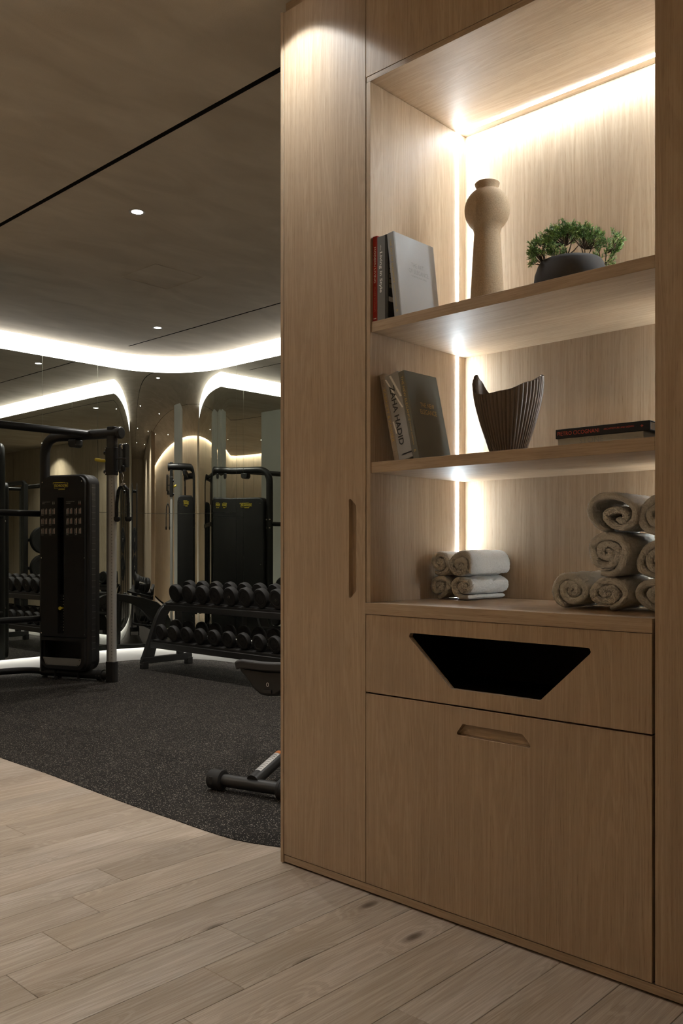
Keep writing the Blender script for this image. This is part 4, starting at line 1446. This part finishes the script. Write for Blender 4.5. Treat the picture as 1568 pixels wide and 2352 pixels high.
for (xf, zf, y1_, nm) in ((5.045, .655, 7.15, 'upper_tray'), (4.965, .285, 7.26, 'lower_tray')):
    prof_ = [(0, -.055), (0, .0), (.012, .004), (.012, -.010), (.34, .062), (.34, .040), (.02, -.030), (.02, -.055)]
    tr = MB().prism(prof_, (xf, RY0 + .02, zf), (1, 0, 0), (0, 0, 1), (0, y1_ - RY0 - .02, 0)).build('tray', 'black', rk, world=True, bevel=.003)
    # saddles that carry the heads, parallel to the tilted handles
    x_h, z_h, r_h, gap_ = (5.075, .7735, .0895, .170) if nm == 'upper_tray' else (5.005, .3905, .0770, .185)
    for xs in (x_h - .024, x_h + gap_ * math.cos(TL) - .024):
        top_ = lambda x: z_h + (x - x_h) * math.tan(TL) - r_h / math.cos(TL) + .0001
        low_ = lambda x: zf - .012 + .2195 * (x - xf - .012)
        MB().prism([(xs, low_(xs)), (xs + .048, low_(xs + .048)), (xs + .048, top_(xs + .048)), (xs, top_(xs))], (0, RY0 + .03, 0), (1, 0, 0), (0, 0, 1), (0, y1_ - RY0 - .05, 0)).build('saddle_rail', 'blackrub', tr, world=True)
MB().box(5.30, 5.34, 7.10, 7.40, .60, .66).build('tray_bracket', 'black', rk, world=True, bevel=.004)
MB().tube([(5.13, 7.22, .30), (5.13, 7.41, .30)], .018, 10).build('tray_bracket', 'black', rk, world=True, smooth=True)

def dumbbell(r, gap, hw, label, group):
    t = thing('dumbbell', label, 'dumbbell', (0, 0, 0), 0, group)
    ax = (Vector((0, 1, 0)), Vector((0, 0, 1)), Vector((1, 0, 0)))
    pr_ = [(0, .006), (r * .14, .006), (r * .15, .002), (r * .55, .003), (r * .57, .0055), (r * .62, .0055), (r * .64, .002), (r * .80, .001), (r * .93, .004), (r, .014), (r, hw - .012), (r * .93, hw - .002), (r * .5, hw), (0, hw)]
    MB().lathe(pr_, (-hw / 2, 0, 0), n=36, axis=ax).build('weight_head', 'blackrub', t, smooth=True)
    axb = (Vector((0, 1, 0)), Vector((0, 0, 1)), Vector((-1, 0, 0)))
    MB().lathe(pr_, (gap + hw / 2, 0, 0), n=36, axis=axb).build('weight_head', 'blackrub', t, smooth=True)
    MB().lathe([(.013, 0), (.0155, gap * .25), (.0165, gap * .5), (.0155, gap * .75), (.013, gap)], (0, 0, 0), n=16, axis=ax).build('handle', 'chrome', t, smooth=True)
    return t
GT, GB = 'dumbbells on the upper tier', 'dumbbells on the lower tier'
dtop = dumbbell(.0895, .170, .062, 'large round black dumbbell on the upper tier of the rack', GT)
dbot = dumbbell(.0770, .185, .052, 'smaller round black dumbbell on the lower tier of the rack', GB)
pos = [(dtop, 5.075, 6.983 - .2083 * i, .7735) for i in (0, 1, 2, 3, 5, 6, 8, 4, 7)] + [(dbot, 5.005, 7.134 - .2072 * i, .3905) for i in range(9)]
seen = set()
for pr0, x_, y_, z_ in pos:
    o = pr0
    if pr0.name in seen:
        o = copy_tree(pr0)
    seen.add(pr0.name)
    o.location = (x_, y_, z_)
    o.rotation_euler = (0, -TL, 0)
    words = ('first', 'second', 'third', 'fourth', 'fifth', 'sixth', 'seventh', 'eighth', 'ninth', 'tenth')
    q_ = round(((6.983 if pr0 is dtop else 7.134) - y_) / .2077)
    o['label'] = ('large black dumbbell, %s on the upper tier counting from the cable machine' if pr0 is dtop else 'smaller black dumbbell, %s on the lower tier counting from the cable machine') % words[q_]
    if pr0 is dtop:
        k = round((6.983 - y_) / .2083)
        if k in (4, 7):
            o['label'] = 'dumbbell with a bright printed 17 on its face, upper tier' if k == 4 else 'dumbbell with a faint grey number on its face, upper tier'
            MW[o.name] = Matrix.Identity(4)
            hd_ = [c for c in o.children if c.name.startswith('weight_head')][0]
            MW[hd_.name] = Matrix.Identity(4)
            lettering('17' if k == 4 else '20', 'print' if k == 4 else 'silver', hd_, (-.0285, 0, .0), (0, -1, 0), (0, 0, 1), height=.024, name='number', world=False)

# ------------------------------------------------------------------ weight bench
BA = R(15)
BC = Vector((2.786, 3.224, 0.003))
bn = thing('weight_bench', 'black padded weight bench with a low tubular foot bar', 'bench', tuple(BC), BA)
MB().tube([(0, .20, .052), (0, -.24, .052)], .0315, 18).build('foot_bar', 'black', bn, smooth=True)
for y0, y1 in ((.245, .165), (-.245, -.165)):
    s_ = 1 if y0 > 0 else -1
    MB().lathe([(0, 0), (.040, 0), (.0465, .006), (.0475, .015), (.0475, .062), (.0505, .064), (.0505, .078), (.044, .082), (.030, .084)], (0, y0, .0515), n=28, axis=(Vector((1, 0, 0)), Vector((0, 0, 1)), Vector((0, -s_, 0)))).build('end_cap', 'blackrub', bn, smooth=True)
    MB().box(-.049, -.044, y0 - s_ * .035 - .010, y0 - s_ * .035 + .010, .035, .075).build('cap_catch', 'blackrub', bn, bevel=.002)
b0, b1 = Vector((-.01, -.015, .070)), Vector((1.20, -.015, .40))
bm_ = MB().tube([b0, b1], .034, 18).build('main_beam', 'black', bn, smooth=True)
bd = (b1 - b0).normalized()
bs = bd.cross(Vector((0, 0, 1))).normalized()
bu = bs.cross(bd).normalized()
def patch(t0, t1, a0, a1, r_, mat, name, n_=10):
    vs_, fs_ = [], []
    for k in range(n_ + 1):
        a = R(a0 + (a1 - a0) * k / n_)
        d = bs * math.cos(a) + bu * math.sin(a)
        vs_ += [b0 + bd * t0 + d * r_, b0 + bd * t1 + d * r_]
    for k in range(n_): fs_.append((2 * k, 2 * k + 1, 2 * k + 3, 2 * k + 2))
    return MB().add(vs_, fs_).build(name, mat, bm_, smooth=True)
patch(.055, .235, 60, 150, .0345, plain('sticker_white', (0.5, 0.48, 0.45), .5), 'warning_sticker')
patch(.237, .260, 60, 150, .0345, plain('sticker_orange', (0.5, 0.16, 0.04), .5), 'warning_sticker_head')
for k in range(9):
    patch(.070 + k * .018, .074 + k * .018, 68, 142, .0347, 'steel_dk', 'sticker_line', 6)
# seat: pad on a moulded shell, front edge raised
def seat_grid():
    nxs, nys = 14, 16
    top, bot = [], []
    vs_ = []
    for lay in (0, 1):
        for i in range(nxs + 1):
            x_ = .235 + .40 * i / nxs
            s_ = i / nxs
            hw_ = .200 - .03 * s_
            if i == 0: hw_ -= .012
            for j in range(nys + 1):
                v_ = -1 + 2 * j / nys
                y_ = hw_ * v_
                z_ = .622 - .075 * s_ + .008 * v_ * v_ - .016 * max(0, abs(v_) - .8) / .2
                if i == 0: z_ -= .010
                if lay: z_ -= .042
                vs_.append((x_ + (.006 if lay else 0) - .02 * (1 - v_ * v_) * (1 - s_) * .6, .08 + y_ * (1.0 if not lay else .97), z_))
    n1 = nys + 1
    off = (nxs + 1) * n1
    fs_ = []
    for i in range(nxs):
        for j in range(nys):
            a = i * n1 + j
            fs_ += [(a, a + 1, a + n1 + 1, a + n1), (off + a, off + a + n1, off + a + n1 + 1, off + a + 1)]
    for j in range(nys):
        fs_ += [(j, off + j, off + j + 1, j + 1), (nxs * n1 + j, nxs * n1 + j + 1, off + nxs * n1 + j + 1, off + nxs * n1 + j)]
    for i in range(nxs):
        a = i * n1
        fs_ += [(a, a + n1, off + a + n1, off + a), (a + nys, off + a + nys, off + a + n1 + nys, a + n1 + nys)]
    return MB().add(vs_, fs_)
seat_grid().build('seat_pad', 'vinyl', bn, bevel=.008, seg=3)
sh = MB()
secs = []
for x_, s_, dz in ((.262, .92, 0.0), (.33, 1.0, -.01), (.46, .95, -.03), (.60, .72, -.05)):
    hw_ = .188 * s_
    secs.append([(x_, .08 + y_ * hw_, z_ + dz) for y_, z_ in ((-1, .582), (-1, .560), (-.78, .528), (-.50, .470), (-.26, .443), (0, .437), (.26, .443), (.50, .470), (.78, .528), (1, .560), (1, .582))])
k = len(secs[0])
sh.add([p for s_ in secs for p in s_], [(i * k + j, i * k + j + 1, (i + 1) * k + j + 1, (i + 1) * k + j) for i in range(len(secs) - 1) for j in range(k - 1)] + [tuple(range(k)), tuple(range((len(secs) - 1) * k, len(secs) * k))[::-1]])
sl = sh.build('seat_shell', 'casing', bn, bevel=.010, seg=3)
MB().tube([(.258, -.04, .566), (.256, .08, .560), (.258, .22, .568)], .003, 6).build('shell_groove', 'panel', sl)
lettering('0', 'print', sl, (.259, .075, .497), (0, -1, 0), (0, 0, 1), height=.022, width=.016, name='number', world=False, nudge=.0)
MB().box(.255, .2595, .05, .10, .452, .472).build('adjuster_tab', 'panel', sl, bevel=.003)
MB().box(.50, .58, -.045, .055, .19, .43).build('seat_post', 'black', bn, bevel=.008)
MB().box(.50, .56, .05, .085, .36, .39).build('adjuster_lever', 'steel_dk', bn, bevel=.004)
MB().box(.68, 1.48, -.14, .14, .455, .515).build('backrest_pad', 'vinyl', bn, bevel=.02, seg=3)
MB().box(.72, 1.40, -.05, .05, .41, .455).build('backrest_frame', 'black', bn, bevel=.006)
MB().box(1.12, 1.20, -.05, .03, .06, .43).build('rear_post', 'black', bn, bevel=.008)
MB().tube([(1.16, .20, .034), (1.16, -.28, .034)], .0315, 16).build('rear_foot_bar', 'black', bn, smooth=True)

# ------------------------------------------------------------------ squat rack farther along the mirror, seen in the corner reflections
sq = thing('squat_rack', 'tall black squat rack farther along the mirror wall', 'rack', (5.25, 3.35, 0.003))
for xa in (4.97, 5.47):
    for ya in (3.78, 2.70):
        MB().box(xa, xa + .07, ya, ya + .07, .06, 2.18).build('upright', 'black', sq, world=True, bevel=.006)
    MB().box(xa, xa + .07, 2.60, 3.95, .006, .066).build('base_beam', 'black', sq, world=True, bevel=.006)
    MB().tube(bend([(xa + .035, 3.815, 2.12), (xa + .035, 3.80, 2.20), (xa + .035, 2.74, 2.20), (xa + .035, 2.735, 2.12)], .06, 6), .034, 12).build('top_beam', 'black', sq, world=True, smooth=True)
for ya, z_ in ((2.735, 2.17), (3.815, 1.34), (3.815, .92), (2.735, .45)):
    MB().tube([(5.0, ya, z_), (5.51, ya, z_)], .026, 12).build('crossbar', 'black', sq, world=True, smooth=True)
for z_ in (1.34, .92):
    MB().tube([(5.255, 3.82, z_), (5.255, 4.03, z_)], .023, 14).build('plate_peg', 'chrome', sq, world=True, smooth=True)
def weight_plate(x_, y_, z_, label):
    ax = (Vector((1, 0, 0)), Vector((0, 0, 1)), Vector((0, 1, 0)))
    prof_ = [(.0265, .004), (.060, .002), (.064, .008), (.150, .008), (.156, .001), (.197, .001), (.203, .008), (.203, .030), (.197, .037), (.156, .037), (.150, .030), (.064, .030), (.060, .036), (.0265, .034), (.0265, .004)]
    t = thing('weight_plate', label, 'weight plate', (x_, y_, z_), 0, 'weight plates on the squat rack')
    MB().lathe(prof_, (0, 0, 0), n=40, axis=ax).build('disc', 'blackrub', t, smooth=True)
    MB().lathe([(.0268, .002), (.034, .001), (.034, .037), (.0268, .036), (.0268, .002)], (0, 0, 0), n=28, axis=ax).build('hub_ring', 'chrome', t, smooth=True)
for z_, lv in ((1.34, 'upper'), (.92, 'lower')):
    weight_plate(5.255, 3.852, z_, 'round black weight plate, inner one on the %s peg of the squat rack' % lv)
    weight_plate(5.255, 3.898, z_, 'round black weight plate, outer one on the %s peg of the squat rack' % lv)
